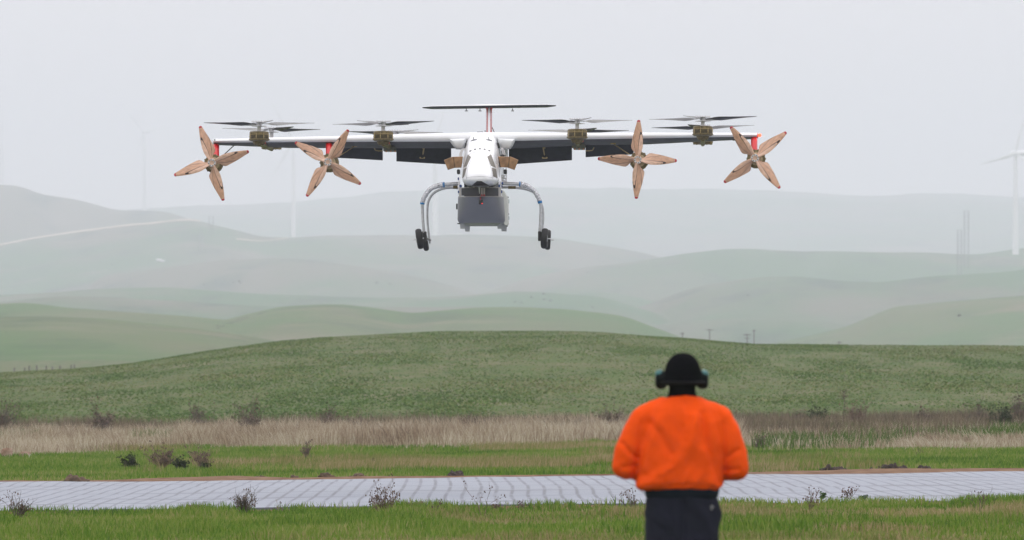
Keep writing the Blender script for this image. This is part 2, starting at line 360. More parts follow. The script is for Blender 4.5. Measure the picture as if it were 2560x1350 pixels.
mb.loft([wing_ring(x) for x in xs], mis=[1, 1, 1, 1, 0, 0, 0, 0, 0, 0, 0, 0, 1])
wing = mb.build('wing', [m_white, m_dark], craft, auto=50)
# rounded wing tips
for px, s_ in ((535, -1), (1893, 1)):
    r0 = wing_ring(px); cc = sum(r0, Vector()) / len(r0)
    rings = []
    for a_ in (0, .35, .7, .9, 1.0):
        q = math.sqrt(max(0, 1 - a_ * a_)) * .98 + .02; rings.append([Vector((p.x + s_ * a_ * .018, cc.y + (p.y - cc.y) * (.6 + .4 * q), cc.z + (p.z - cc.z) * q)) for p in r0])
    MB().loft(rings).build('wing_tip', [m_white if px < 1000 else m_red], craft, auto=60)
mb = MB(); c = LP(1899, 338, .02); mb.ball(c, .026, 12, 8); mb.build('navigation_light', m_navred, craft, smooth=True)
mb = MB(); c = LP(537, 351, .02); mb.ball(c, .018, 12, 8); mb.build('navigation_light', mat('nav_lens_dark', (.05, .12, .08), .2), craft, smooth=True)
# ---- flaps with hinges
def flap(x0, x1, b0, b1, n='flap'):
    f = MB(); rings = []
    for i in range(7):
        x = x0 + (x1 - x0) * i / 6; top = interp(WG, x, 3) - 2; bt = b0 + (b1 - b0) * i / 6; ch = .78 - .30 * abs(x - 1203) / 690
        rings.append([LP(x, top + (bt - top) * a + d, ch + .02 + e_ + a * .16) for a, d, e_ in ((0, -2, 0), (-.03, -3, .03), (0, -2, .055), (.5, 0, .045), (1, 0, .012), (1, 0, 0), (.5, 0, -.008))])
    f.loft(rings); return f.build(n, m_flap, craft, auto=35)
flap(842, 957, 394.5, 401); fi = flap(991, 1128, 403.5, 411.5); fj = flap(1272, 1430, 411.5, 400.6); flap(1464, 1584, 393, 386)
for fx, fl, sgn in ((1058, fi, -1), (1360, fj, 1)):
    h = MB(); a = LP(fx + 2 * -sgn, 369, .70); bpt = LP(fx + sgn * 2, 393, .86)
    h.tube([a, bpt], .011, 8); q = LP(fx + sgn * 2, 393, .87); h.box((q.x - .035, q.y - .03, q.z - .022), (q.x + .035, q.y + .02, q.z + .012), .004)
    for dx in (-.03, .03): h.tube([(q.x + dx, q.y - .05, q.z - .01), (q.x + dx, q.y, q.z - .01)], .012, 8)
    q2 = LP(fx, 368, .68); h.box((q2.x - .02, q2.y - .03, q2.z - .02), (q2.x + .02, q2.y + .03, q2.z + .012))
    h.build('flap_hinge', m_gold, craft)
    t_ = MB(); q = LP(fx + (-17 if sgn < 0 else 20), 390, .86); t_.box((q.x - .012, q.y - .01, q.z - .022), (q.x + .012, q.y + .004, q.z + .014)); t_.build('blue_tape_patch', m_tape, craft)
# ---- fuselage
FS = [  # v, top, bottom, half width top, half width bottom, centre px, exponent
 (-1.78, 441, 452, 14, 22, 1197.5, 2.2), (-1.74, 432, 457, 24, 33, 1197.8, 2.3), (-1.66, 421, 462, 29, 40, 1198.3, 2.5), (-1.52, 408, 465.5, 31, 46, 1199, 2.8),
 (-1.34, 396, 467, 32, 50, 1200, 3.0), (-1.10, 381, 467.5, 34, 52, 1201, 3.2), (-.85, 367, 467, 36, 52.5, 1202, 3.4), (-.6, 354, 466, 38, 52.5, 1203, 3.4), (-.38, 344, 465, 39.5, 52, 1204, 3.2), (-.15, 335, 463, 41, 51, 1205, 3.0),
 (.15, 330.5, 460, 42, 50, 1206, 2.8), (.8, 331, 455, 42, 48, 1209, 2.6), (1.5, 334, 436, 34, 38, 1213, 2.4), (2.2, 337, 405, 22, 25, 1216.5, 2.2), (2.9, 335, 375, 12, 13, 1220, 2), (3.7, 333, 352, 6, 6, 1223, 2)]
def fus_ring(r, n=56):
    v, t, bo, ht, hb, cxp, ex = r; out_ = []
    for k in range(n):
        a = 2 * math.pi * k / n + .5 * math.pi; c, s = math.cos(a), math.sin(a)
        x = math.copysign(abs(c) ** (2 / ex), c); z = math.copysign(abs(s) ** (2 / ex), s)
        hw = hb + (ht - hb) * (z + 1) / 2
        out_.append(LP(cxp + x * hw, (t + bo) / 2 - z * (bo - t) / 2, v))
    return out_
vs = np.concatenate([np.linspace(-1.78, -.1, 34), np.linspace(0, 3.7, 26)])
def sm(k, v):
    xs_ = [r[0] for r in FS]; return float(np.interp(v, xs_, [r[k] for r in FS]))
rings = [fus_ring((v,) + tuple(np.mean([sm(k, v + d) for d in (-.03, 0, .03)]) for k in range(1, 7))) for v in vs]
mb = MB().loft(rings); fus = mb.build('fuselage', m_white, craft, smooth=True)
fb = WORLD['fuselage']
def bvh_of(o):
    b_ = WORLD[o.name]; return BVHTree.FromPolygons([v.co + b_ for v in o.data.vertices], [p.vertices[:] for p in o.data.polygons])
BV = bvh_of(fus)
c_, s_ = math.cos(TH), math.sin(TH); dW = Vector((-OX, -AD, CH - OZ)); CAML = Vector((dW.x * c_ - dW.y * s_, dW.x * s_ + dW.y * c_, dW.z))
def cast(px, py, bv=None, off=.004, vdef=-1):
    tgt = LP(px, py, 0); d = (tgt - CAML).normalized(); h = (bv or BV).ray_cast(CAML, d)
    if h[0] is None: return LP(px, py, vdef), Vector((0, -1, 0))
    n = h[1] if h[1].dot(d) < 0 else -h[1]
    return h[0] + n * off, n
def decal(name, quad, m, off=.004, n=6, parent=None, bv=None, thick=.006):
    """a thin solid panel laid onto the body; quad: 4 photo points"""
    V = []; top = []; bot = []
    for i in range(n + 1):
        for j in range(n + 1):
            a, b_ = i / n, j / n
            x = (quad[0][0] * (1 - a) + quad[1][0] * a) * (1 - b_) + (quad[3][0] * (1 - a) + quad[2][0] * a) * b_
            y = (quad[0][1] * (1 - a) + quad[1][1] * a) * (1 - b_) + (quad[3][1] * (1 - a) + quad[2][1] * a) * b_
            p, nn = cast(x, y, bv, off); top.append(p); bot.append(p - nn * thick)
    k = (n + 1) ** 2; Fc = []
    for i in range(n):
        for j in range(n):
            q = [i * (n + 1) + j, i * (n + 1) + j + 1, (i + 1) * (n + 1) + j + 1, (i + 1) * (n + 1) + j]; Fc.append(q); Fc.append([x + k for x in reversed(q)])
    edge = [(0, j) for j in range(n)] + [(i, n) for i in range(n)] + [(n, n - j) for j in range(n)] + [(n - i, 0) for i in range(n)]
    ids = [a * (n + 1) + b_ for a, b_ in edge]
    for i in range(len(ids)): a, b_ = ids[i], ids[(i + 1) % len(ids)]; Fc.append([a, b_, b_ + k, a + k])
    o = MB().add(top + bot, Fc).build(name, m, parent or craft); return o
def Z6(x, y): return (1120 + x / 4.82, 320 + y / 4.82)
for q in ([(240, 320), (278, 350), (225, 460), (193, 470)], [(222, 478), (228, 488), (190, 592), (172, 604)], [(472, 347), (518, 320), (574, 478), (517, 455)], [(525, 478), (576, 495), (596, 607), (545, 583)]):
    if q[0][0] == 222: q = [(188, 500), (227, 478), (191, 592), (172, 604)]
    decal('side_window', [Z6(*p) for p in q], m_window)
for (x, y) in ((271, 277), (326, 257), (384, 251), (441, 257), (497, 273)):
    sl = {271: 4, 326: 2, 384: 0, 441: -2, 497: -4}[x]
    decal('air_vent', [Z6(x - 12, y - 6 + sl), Z6(x + 12, y - 6 - sl), Z6(x + 12, y + 6 - sl), Z6(x - 12, y + 6 + sl)], m_black, n=2)
def seam(pts, rad=.0022, m=None, name='panel_seam', n=10):
    P = []
    for i in range(len(pts) - 1):
        for k in range(n): a = k / n; P.append(cast(pts[i][0] * (1 - a) + pts[i + 1][0] * a, pts[i][1] * (1 - a) + pts[i + 1][1] * a, off=.001)[0])
    return MB().tube(P, rad, 5).build(name, m or m_line, craft)
seam([Z6(*p) for p in ((318, 345), (285, 375), (262, 420), (240, 480), (228, 560), (222, 620))])
seam([Z6(*p) for p in ((430, 345), (470, 375), (495, 420), (515, 480), (532, 560), (540, 620))])
seam([Z6(*p) for p in ((245, 330), (290, 300), (385, 285), (480, 300), (520, 325))])
seam([Z6(*p) for p in ((222, 600), (300, 588), (385, 584), (470, 588), (540, 600))], .0018)
seam([Z6(*p) for p in ((190, 350), (160, 470), (155, 580))], .002)
seam([Z6(*p) for p in ((575, 350), (610, 470), (628, 580))], .002)
for x, y in ((363, 402), (190, 425), (575, 410), (578, 425)):
    p, nn = cast(*Z6(x, y)); MB().ball(p, .006, 8, 6).build('access_bolt', m_line, craft)
# top sensors (two small domes with fins on the shoulder)
for x0, x1, fx in ((275, 352, 309), (455, 530, 491)):
    t_ = MB(); P0 = cast(*Z6(x0, 160 if x0 < 300 else 142))[0]; P1 = cast(*Z6(x1, 142 if x0 < 300 else 158))[0]; t_.tube([P0, (P0 + P1) / 2 + Vector((0, -.02, .006)), P1], [.004, .012, .006], 8)
    p = cast(*Z6(fx, 140))[0]; t_.box((p.x - .006, p.y - .02, p.z), (p.x + .006, p.y + .02, p.z + .035), .003); t_.build('air_data_probe', m_line, craft)
# wing root fairings
def fairing(sg, poly):
    f = MB(); P = [Z6(*p) for p in poly]; rings = []
    for v, k in ((-.16, .55), (-.145, .8), (-.10, .95), (-.02, 1.0), (.15, 1.02), (.5, 1.04)):
        cx_ = sum(p[0] for p in P) / len(P); cy_ = sum(p[1] for p in P) / len(P)
        rings.append([LP(cx_ + (p[0] - cx_) * k, cy_ + (p[1] - cy_) * k, v) for p in P])
    f.loft(rings); return f.build('wing_root_fairing', m_white2, craft, auto=45)
fairing(-1, [(20, 135), (215, 125), (215, 180), (196, 240), (170, 258), (100, 255), (60, 215), (24, 165)])
fairing(1, [(808, 135), (600, 125), (600, 180), (628, 240), (655, 262), (752, 252), (780, 215), (804, 165)])
# black blocks filling the gaps beside the nose
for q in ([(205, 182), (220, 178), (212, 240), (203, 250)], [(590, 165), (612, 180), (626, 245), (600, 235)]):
    P = [LP(*Z6(*p), -.30) for p in q]; MB().prism(P, (0, 0, 0), (0, .1, 0)).build('dark_gap_block', m_black, craft)
# brown ducts
def Z1(x, y): return (1000 + x / 3.376, 240 + y / 3.376)
def duct(poly, lip):
    d = MB(); P = [Z1(*p) for p in poly]; cx_, cy_ = np.mean([p[0] for p in P]), np.mean([p[1] for p in P])
    A = [LP(*p, -.62) for p in P]; Bk = [LP(*p, -.28) for p in P]; n = len(P)
    ins = [LP(cx_ + (p[0] - cx_) * .9, cy_ + (p[1] - cy_) * .86, -.628) for p in P]
    o = d.loft([[LP(cx_ + (p[0] - cx_) * .97, cy_ + (p[1] - cy_) * .95, -.64) for p in P], A, Bk]).build('intake_duct', m_brown, craft)
    s0, s1 = lip; MB().tube([LP(*Z1(*s0), -.645), LP(*Z1(*s1), -.645)], .004, 6).build('duct_seam', m_olive2, o)
    return o
duct([(370, 541), (440, 513), (532, 510), (520, 605), (460, 607), (404, 625)], ((452, 515), (462, 604)))
duct([(828, 511), (935, 512), (1000, 540), (967, 625), (903, 604), (850, 602)], ((925, 514), (912, 603)))
# side cameras
for x, y in ((494, 640), (889, 640)):
    p0 = LP(*Z1(x - 15, y - 22), -.6); p1 = LP(*Z1(x + 15, y + 22), -.48); q = MB(); q.box(p0, p1, .018); o = q.build('side_camera', m_black, craft)
    MB().lathe(LP(*Z1(x, y), -.615), [(.022, 0), (.022, .02)], 'y', 16).build('camera_lens', mat('lens_glass', (.02, .025, .03), .05), o)
# hoses, brackets and rods beside the nose
hs_ = MB(); k_ = lambda *a: [LP(*Z6(*p), v) for v, *pp in a for p in pp]
for off, rr in ((0, .008), (10, .006), (22, .006)):
    hs_ = MB().tube([LP(*Z6(x + off, y), -.35) for x, y in ((186, 248), (158, 268), (143, 310), (142, 350))], rr, 8); hs_.build('hose', m_silverp, craft, auto=60)
MB().tube([LP(*Z6(x, y), -.35) for x, y in ((636, 235), (655, 270), (668, 320), (664, 345))], .009, 8).build('hose', m_silverp, craft, auto=60)
MB().tube([LP(*Z6(x, y), -.35) for x, y in ((650, 240), (675, 270), (685, 330))], .007, 8).build('hose', m_silverp, craft, auto=60)
br = MB()
for x in (650, 668, 703): br.tube([LP(*Z6(x, 480), -.2), LP(*Z6(x + 2, 655), -.2)], .006, 6)
for y in (570, 600, 632): br.tube([LP(*Z6(640, y), -.2), LP(*Z6(706, y + 6), -.2)], .007, 6)
br.tube([LP(*Z6(640, 585), -.2), LP(*Z6(706, 625), -.2)], .006, 6)
for x, y in ((650, 620), (690, 650), (672, 590)): q = LP(*Z6(x, y), -.22); br.box((q.x - .014, q.y - .02, q.z - .014), (q.x + .014, q.y + .02, q.z + .014))
br.build('bracket_frame', m_silver, craft)
q = LP(*Z6(660, 332), -.4); MB().ball(q, .028, 14, 10, 1.3, 1, .7).build('exhaust_port', m_black, craft, smooth=True)
lg = MB(); lg.prism([LP(*Z6(*p), .35) for p in ((640, 250), (712, 250), (715, 345), (640, 345))], (0, 0, 0), (0, .3, 0)); lg.build('side_fairing', m_podside, craft)
decal('chin_shadow_panel', [Z6(348, 640), Z6(404, 640), Z6(500, 694), Z6(285, 694)], m_black, n=5)  # black panel painted as the shadowed gap and dark mechanisms under the nose
# chin: rods and gimbal below the nose
ch_ = MB()
ch_.tube([LP(*Z6(x, y), -1.2) for x, y in ((262, 705), (320, 690), (385, 694), (450, 690), (535, 702))], .012, 8)
ch_.box(LP(*Z6(285, 715), -1.25), LP(*Z6(520, 690), -.9), .004)
ch_.build('chin_bracket', m_black, craft); ch_ = MB()
ch_.tube([LP(*Z6(345, 655), -1.53), LP(*Z6(340, 632), -1.6)], .012, 8); ch_.tube([LP(*Z6(400, 655), -1.53), LP(*Z6(404, 632), -1.6)], .012, 8)
ch_.tube([LP(*Z6(340, 665), -1.52), LP(*Z6(415, 662), -1.52)], .022, 10); ch_.build('sensor_mount', m_black, craft)
ch2 = MB(); ch2.tube([LP(*Z6(315, 680), -1.50), LP(*Z6(345, 668), -1.56), LP(*Z6(372, 660), -1.58)], [.012, .02, .016], 10); ch2.tube([LP(*Z6(372, 640), -1.6), LP(*Z6(376, 700), -1.5)], .006, 8)
ch2.build('sensor_arm', m_silver, craft, auto=40); ch2 = MB(); ch2.tube([LP(*Z6(362, 716), -1.38), LP(*Z6(388, 716), -1.38)], .006, 8); ch2.tube([LP(*Z6(377, 716), -1.38), LP(*Z6(378, 792), -1.38)], [.010, .003], 8); ch2.build('pitot_tube', m_silver, craft, auto=40)
# radiators
fr_ = MB(); VR = -1.32
fr_.box(LP(*Z6(135, 722), VR + .02), LP(*Z6(640, 716), VR + .06)); fr_.box(LP(*Z6(125, 832), VR + .02), LP(*Z6(650, 822), VR + .06))
fr_.box(LP(*Z6(135, 823), VR + .022), LP(*Z6(160, 721), VR + .06)); fr_.box(LP(*Z6(608, 823), VR + .022), LP(*Z6(640, 721), VR + .06))
fr_.box(LP(*Z6(395, 822), VR + .018), LP(*Z6(420, 722), VR + .06)); fr_.box(LP(*Z6(426, 822), VR + .016), LP(*Z6(447, 722), VR + .06))
for x in (205, 310, 480, 565): fr_.box(LP(*Z6(x - 10, 838), VR), LP(*Z6(x + 12, 826), VR + .03))
for x in (240, 310, 480, 560): fr_.box(LP(*Z6(x - 12, 716), VR), LP(*Z6(x + 14, 708), VR + .03))
fr_.build('radiator_frame', m_frame, craft)
for a, b_ in ((161, 394), (448, 607)):
    MB().box(LP(*Z6(a, 816), VR + .01), LP(*Z6(b_, 725), VR + .045)).build('radiator', m_radiator, craft)
tb = MB()
for x in (408, 436): tb.box(LP(*Z6(x - 8, 822), VR - .005), LP(*Z6(x + 8, 800), VR + .03))
tb.build('red_clamp', m_redtip, craft)
# ladder tubes either side of the radiators and their blue ties
for sg, xs_ in ((-1, (128, 142)), (1, (622, 640))):
    t_ = MB()
    for x in xs_: t_.tube([LP(*Z6(x + (sg * -6), 590), -1.0), LP(*Z6(x, 640), -1.1), LP(*Z6(x, 800), -1.22)], .006, 8)
    t_.build('side_rail', m_silverp, craft)
for x, y, sx_, sy_ in ((152, 700, 16, 15), (127, 770, 9, 14), (125, 612, 9, 16), (619, 698, 12, 15), (643, 768, 12, 16), (655, 668, 12, 14), (650, 700, 8, 10)):
    q0 = LP(*Z6(x - sx_, y + sy_), -1.26); q1 = LP(*Z6(x + sx_, y - sy_), -1.18); MB().box(q0, q1, .008).build('blue_strap', mat('blue_strap', (.012, .05, .20), .5) if 'blue_strap' not in bpy.data.materials else bpy.data.materials['blue_strap'], craft)
# ---- cargo pod
MB().box(LP(1160, 500, -1.02), LP(1247, 452, 1.0), .02).build('pod_neck', mat('neck_dark', (.05, .052, .06), .6, var=.4, vscale=14), craft)
pod_l, pod_r = 1144, 1260; yt, yb = 492, 557; V0 = -.55
rings = []; NZ = 18; NX = 40
for i in range(NZ + 1):
    t = i / NZ; y = yt + (yb - yt) * t; xl = 1145 - 1.5 * t; xr = 1258.5 + 5 * t; row = []
    if t > .86: q_ = ((t - .86) / .14) ** 2; xl += 4.5 * q_; xr -= 4.5 * q_
    rad_k = max(0.0, 1 - t) ** .85
    for j in range(NX + 1):
        a = math.pi * j / NX; c = -math.cos(a); sx_ = math.copysign(abs(c) ** .8, c); bul = math.sin(a) ** 1.25
        v = V0 - .02 - (.95 * rad_k * bul + .06 * (math.sin(a) ** .4))
        row.append(LP(xl + (xr - xl) * (sx_ + 1) / 2, y, v))
    row += [row[-1] + Vector((0, (V0 + 1.9) - row[-1].y, 0)), row[0] + Vector((0, (V0 + 1.9) - row[0].y, 0))]
    rings.append(row)
pod = MB().loft(rings).build('cargo_pod', m_grey, craft, smooth=False, auto=50)
PB = bvh_of(pod)
bt = MB(); bt.loft([[LP(1157, 556, V0 + .02), LP(1254, 556, V0 + .02), LP(1262, 556, 1.3), LP(1147, 556, 1.3)], [LP(1167, 563, V0 + .03), LP(1245, 563, V0 + .03), LP(1256, 563.5, 1.3), LP(1160, 563.5, 1.3)]]); bt.build('pod_belly', mat('belly_green_reflection', (.36, .38, .33), .5), pod)  # greenish tint in the belly colour stands for reflected grass
sd = MB(); V1 = V0 + .03
P = [Z6(*p) for p in ((660, 752), (676, 756), (724, 830), (736, 868), (736, 1150), (722, 1172), (700, 1168), (684, 1140))]
sd.loft([[LP(x - 3, y, V1) for x, y in P], [LP(x, y, V1 + .25) for x, y in P], [LP(x, y, V1 + 1.5) for x, y in P]]); sd.build('side_hatch', m_podside, pod, auto=30)
for y0, y1 in ((862, 906), (1066, 1106)):
    q0 = LP(*Z6(716, y1), V1 + .18); q1 = LP(*Z6(738, y0), V1 + .26); MB().box(q0, q1, .004).build('hatch_latch', m_teal, pod)
for x, y in ((724, 834), (730, 1036), (712, 1184), (683, 997), (684, 880)):
    q = LP(*Z6(x, y), V1 + .15); MB().ball(q, .009, 8, 6).build('hatch_bolt', m_black, pod)
q = LP(*Z6(107, 948), -.3); MB().box((q.x - .012, q.y - .03, q.z - .04), (q.x + .01, q.y + .03, q.z + .045), .006).build('hatch_handle', m_black, pod)
q = LP(*Z6(130, 1152), -.35); MB().box((q.x - .02, q.y - .03, q.z - .008), (q.x + .02, q.y + .03, q.z + .008), .003).build('pod_hook', m_black, pod)
for x0, x1, y0, y1, v in ((143, 206, 1150, 1216, -.4), (200, 266, 1170, 1248, .7), (592, 657, 1150, 1216, -.4), (640, 712, 1168, 1246, .7)):
    ft = MB(); a, b_ = Z6(x0, y0), Z6(x1, y1); ta = 2
    ft.loft([[LP(a[0], a[1] - 6, v), LP(b_[0], a[1] - 6, v), LP(b_[0], a[1] - 6, v + .16), LP(a[0], a[1] - 6, v + .16)], [LP(a[0] + 1, b_[1], v + .02), LP(b_[0] - 1, b_[1], v + .02), LP(b_[0] - 1, b_[1], v + .14), LP(a[0] + 1, b_[1], v + .14)]])
    o = ft.build('pod_foot', mat('foot_grey', (.5, .51, .53), .45) if 'foot_grey' not in bpy.data.materials else bpy.data.materials['foot_grey'], pod)
    MB().box(LP(a[0] + 2, b_[1] + 1, v + .03), LP(b_[0] - 2, b_[1] - .5, v + .13)).build('foot_pad', m_black, o) if False else None
# action camera hanging below the radiators
q0 = LP(*Z6(370, 920), -1.62); q1 = LP(*Z6(424, 866), -1.50); ac = MB().box(q0, q1, .01).build('front_camera', m_black, craft)
MB().ball(LP(*Z6(411, 911), -1.622), .008, 10, 8).build('status_lamp', m_led, ac, smooth=True)
MB().box(LP(*Z6(388, 868), -1.57), LP(*Z6(402, 832), -1.30), .003).build('red_mount', m_redtip, ac)
MB().lathe(LP(*Z6(397, 885), -1.63), [(.014, 0), (.014, .02)], 'y', 14).build('camera_lens', bpy.data.materials['lens_glass'], ac)
# ---- landing gear
def spl(P, n=8):
    P = [Vector(p) for p in P]; out_ = []
    for i in range(len(P) - 1):
        p0, p1, p2, p3 = P[max(i - 1, 0)], P[i], P[i + 1], P[min(i + 2, len(P) - 1)]
        for k in range(n):
            t = k / n; out_.append(.5 * ((2 * p1) + (p2 - p0) * t + (2 * p0 - 5 * p1 + 4 * p2 - p3) * t * t + (3 * p1 - p0 - 3 * p2 + p3) * t ** 3))
    return out_ + [P[-1]]
def Z7(x, y): return (1020 + x / 6.14, 430 + y / 6.14)
def leg(pts, v, rad, foil=None):
    P = spl([LP(*p, v) for p in pts]); m = len(P)
    rr = [rad * (1.15 - .35 * i / m) for i in range(m)]
    o = MB().tube(P, rr, 14).build('landing_leg', m_tube, craft, auto=60)
    if foil:
        a, b_ = int(foil[0] * m), int(foil[1] * m); r2 = []; PP = []
        rg = random.Random(5)
        for i in range(a * 4, b_ * 4):
            j = i // 4; f = (i % 4) / 4; PP.append(P[j].lerp(P[min(j + 1, m - 1)], f)); r2.append(rr[j] * (1.38 + rg.uniform(-.14, .14)))
        fo = MB().tube(PP, r2, 18); rg = random.Random(9)
        fo.v = [tuple(Vector(p) + Vector((rg.uniform(-1, 1), rg.uniform(-1, 1), rg.uniform(-1, 1))) * .0035) for p in fo.v]
        fo.build('foil_wrap', m_foil, o)
        for e0 in (a, b_):
            k0, k1 = max(e0 - 1, 0), min(e0 + 1, m - 1)
            MB().tube([P[k0], P[e0], P[k1]], rr[e0] * 1.5, 14).build('blue_tape_band', m_tape, o, auto=60)
    return o
leg([Z7(*p) for p in ((775, 246), (620, 240), (480, 275), (375, 345), (312, 455), (297, 600), (302, 800), (335, 1090))], .55, .0185)
leg([Z7(*p) for p in ((790, 178), (600, 192), (470, 208), (350, 258), (262, 365), (222, 470), (222, 590), (230, 760), (247, 930))], -.45, .024, (.17, .64))
leg([Z1(*p) for p in ((850, 770), (960, 772), (1075, 790), (1150, 832), (1196, 920), (1210, 1010), (1200, 1140))], .55, .0185)
leg([Z1(*p) for p in ((840, 738), (985, 743), (1045, 750), (1115, 785), (1163, 850), (1187, 925), (1187, 1010), (1177, 1160))], -.45, .024, (.20, .66))
lk = MB(); q = LP(*Z7(735, 232), .5); lk.box((q.x - .04, q.y - .05, q.z - .022), (q.x + .025, q.y + .04, q.z + .022)); lk.build('leg_clamp', m_olive, craft)
lk = MB(); q = LP(*Z1(960, 772), .5); lk.box((q.x - .08, q.y - .05, q.z - .022), (q.x + .03, q.y + .04, q.z + .02)); lk.build('leg_clamp', m_olive, craft)
def wheel(px, py, v, tilt, r=.151, wd=.050, steer=0):
    """tyre, rim, axle; wheel plane is fore-aft, cambered by tilt"""
    C0 = LP(px, py, v); M = Matrix.Translation(C0) @ Matrix.Rotation(tilt, 4, 'Y') @ Matrix.Rotation(steer, 4, 'Z')
    prof = []
    for k in range(17):
        a = math.pi * k / 16; hx = -math.cos(a); prof.append((r - .045 + .045 * math.sin(a) ** .55, hx * wd))
    t_ = MB().lathe((0, 0, 0), [(r - .075, -wd * .7)] + prof + [(r - .075, wd * .7)], 'x', 44, caps=False)
    for gk in (-.5, -.17, .17, .5): pass
    rm = MB().lathe((0, 0, 0), [(.015, -wd * .55), (r * .30, -wd * .6), (r * .48, -wd * .75), (r - .07, -wd * .72), (r - .07, wd * .72), (r * .48, wd * .75), (r * .3, wd * .6), (.015, wd * .55)], 'x', 30)
    ax = MB().tube([(-wd - .05, 0, 0), (wd + .05, 0, 0)], .009, 10)
    t_.v = [tuple(M @ Vector(p)) for p in t_.v]; rm.v = [tuple(M @ Vector(p)) for p in rm.v]; ax.v = [tuple(M @ Vector(p)) for p in ax.v]
    wh = t_.build('wheel', m_tyre, craft, smooth=True, auto=40); wh.data.name = 'tyre'
    rm.build('rim', m_silver, wh, auto=40); ax.build('axle', m_silver, wh); return wh
wheel(1062.5, 602.5, .6, R(-10), .150, .040)
wheel(1048.8, 597.2, -.45, R(-9), .151, .046, R(4))
wheel(1369.8, 599.5, .6, R(3), .150, .040)
wheel(1361.6, 596.2, -.45, R(3), .151, .048, R(-4))
bk = MB(); bk.box(LP(*Z7(245, 1060), -.5), LP(*Z7(288, 915), -.42), .012); bk.tube([LP(*Z7(262, 1000), -.46), LP(*Z7(350, 1050), .5)], .008, 8); bk.build('brake_caliper', m_black, craft)
bk = MB(); bk.box(LP(*Z1(1164, 1224), -.5), LP(*Z1(1192, 1142), -.42), .012); bk.build('brake_caliper', m_black, craft)
bk = MB(); bk.tube([LP(*Z7(300, 1050), .55), LP(*Z7(355, 1022), .55)], .008, 8); bk.tube([LP(*Z7(330, 1060), .55), LP(*Z7(362, 1066), .55)], .008, 8); bk.tube([LP(*Z7(320, 1092), .55), LP(*Z7(352, 1094), .55)], .008, 8); bk.build('brake_linkage', m_silver, craft)
# ---- tail
ft = MB(); rings = []
for y in np.linspace(333, 267, 9):
    wdt = 6.8 + (1.6 if y < 272 else 0) * (272 - y) / 5; cxp = 1222.6; k = (333 - y) / 66
    pts = [(.78, 0), (.35, 7.6), (.10, 5.6), (.012, 3.2), (0, 1.5), (0, -1.5), (.012, -3.2), (.10, -5.6), (.35, -7.6)]
    rings.append([LP(cxp + dx + k * .4, y, 2.9 + .22 * k + dv) for dv, dx in pts])
ft.loft(rings, mis=[1, 1, 1, 0, 0, 0, 1, 1, 1]); fin = ft.build('tail_fin', [m_white, m_red], craft, auto=40)
fl = MB()
for s_2 in (-1, 1):
    fl.loft([[LP(1222.9 + s_2 * a, 267 + 0 * b_, v) for a, b_, v in ((2.5, 0, 3.1), (13, 0, 3.15), (11, 0, 3.6), (2.5, 0, 3.6))], [LP(1222.9 + s_2 * a, 272, v) for a, v in ((4, 3.1), (7.5, 3.15), (7, 3.6), (4, 3.6))], [LP(1222.9 + s_2 * a, 284, v) for a, v in ((4.2, 3.12), (5.2, 3.15), (5.2, 3.6), (4.2, 3.6))]])
fl.build('fin_fillet', m_red, fin)
tp = MB(); rings = []
for i in range(15):
    k = i / 14; px = 1056 + (1390 - 1056) * k; top = 264.8 + (259.9 - 264.8) * k; edge = min(1, (1 - abs(2 * k - 1)) * 14 + .35); mid = top + 4
    ctr = max(0, 1 - abs(px - 1222) / 60) * 2.2
    pts = [(.55, 8.6), (.3, 7.4 + ctr * .4), (.05, 5.8 + ctr * .3), (.012, 4.2), (0, 2.2), (.012, .9), (.06, .2 - ctr * .5), (.25, 0 - ctr), (.55, 5.6)]
    rings.append([LP(px, mid + (y - 4) * edge, 2.98 + dv) for dv, y in pts])
tp.loft(rings, mis=[1, 1, 1, 1, 1, 0, 0, 0, 1]); tp.build('tailplane', [m_white, m_dark], craft, auto=45)
for x in (560, 675, 950):
    q = MB(); a = LP(*Z1(x, 106), 3.2); b_ = LP(*Z1(x, 126), 3.2); q.tube([a, b_], .007, 8); q.box((b_.x - .022, b_.y - .02, b_.z - .006), (b_.x + .022, b_.y + .02, b_.z + .006)); q.build('elevator_hinge', m_line, craft)
MB().tube([LP(*Z1(776, 262), 3.5), LP(*Z1(796, 306), 3.4)], .006, 6).build('whip_antenna', m_black, craft)
q = MB(); q.tube([LP(*Z1(650, 303), 1.0), LP(*Z1(700, 300), 1.0)], .006, 8); q.build('roof_antenna', m_line, craft); q = MB(); q.tube([LP(*Z1(712, 296), .8), LP(*Z1(728, 296), .8)], .010, 8); q.build('roof_antenna', m_line, craft)
# ---- lift rotors
def rot_blade(C, ang, Rr, cone, roll, cw):
    """one carbon lift blade; pitch falls off toward the tip"""
    d = Vector((math.cos(ang), math.sin(ang), 0)); t = Vector((-d.y, d.x, 0)) * cw
    rings = []
    for r, chd, pit in ((.03, .030, 10), (.07, .032, 12), (.12, .040, 22), (.18, .085, 27), (.25, .118, 25), (.33, .112, 22), (.45, .095, 17), (.58, .076, 13), (.70, .058, 10), (.79, .038, 8), (.83, .014, 7)):
        r = r * Rr / .83; p = C + d * r + Vector((0, 0, math.tan(cone) * r + d.x * r * math.tan(roll))); pr = R(pit); a = t * math.cos(pr) + Vector((0, 0, math.sin(pr))); nn = Vector((0, 0, 1)) * math.cos(pr) - t * math.sin(pr)
        th = max(.004, chd * .10)
        rings.append([p + a * (chd * x) + nn * (th * y) for x, y in ((-.62, 0), (-.3, .55), (.05, 1), (.3, .8), (.38, 0), (.3, -.6), (0, -.6), (-.3, -.3))])
    return MB().loft(rings)
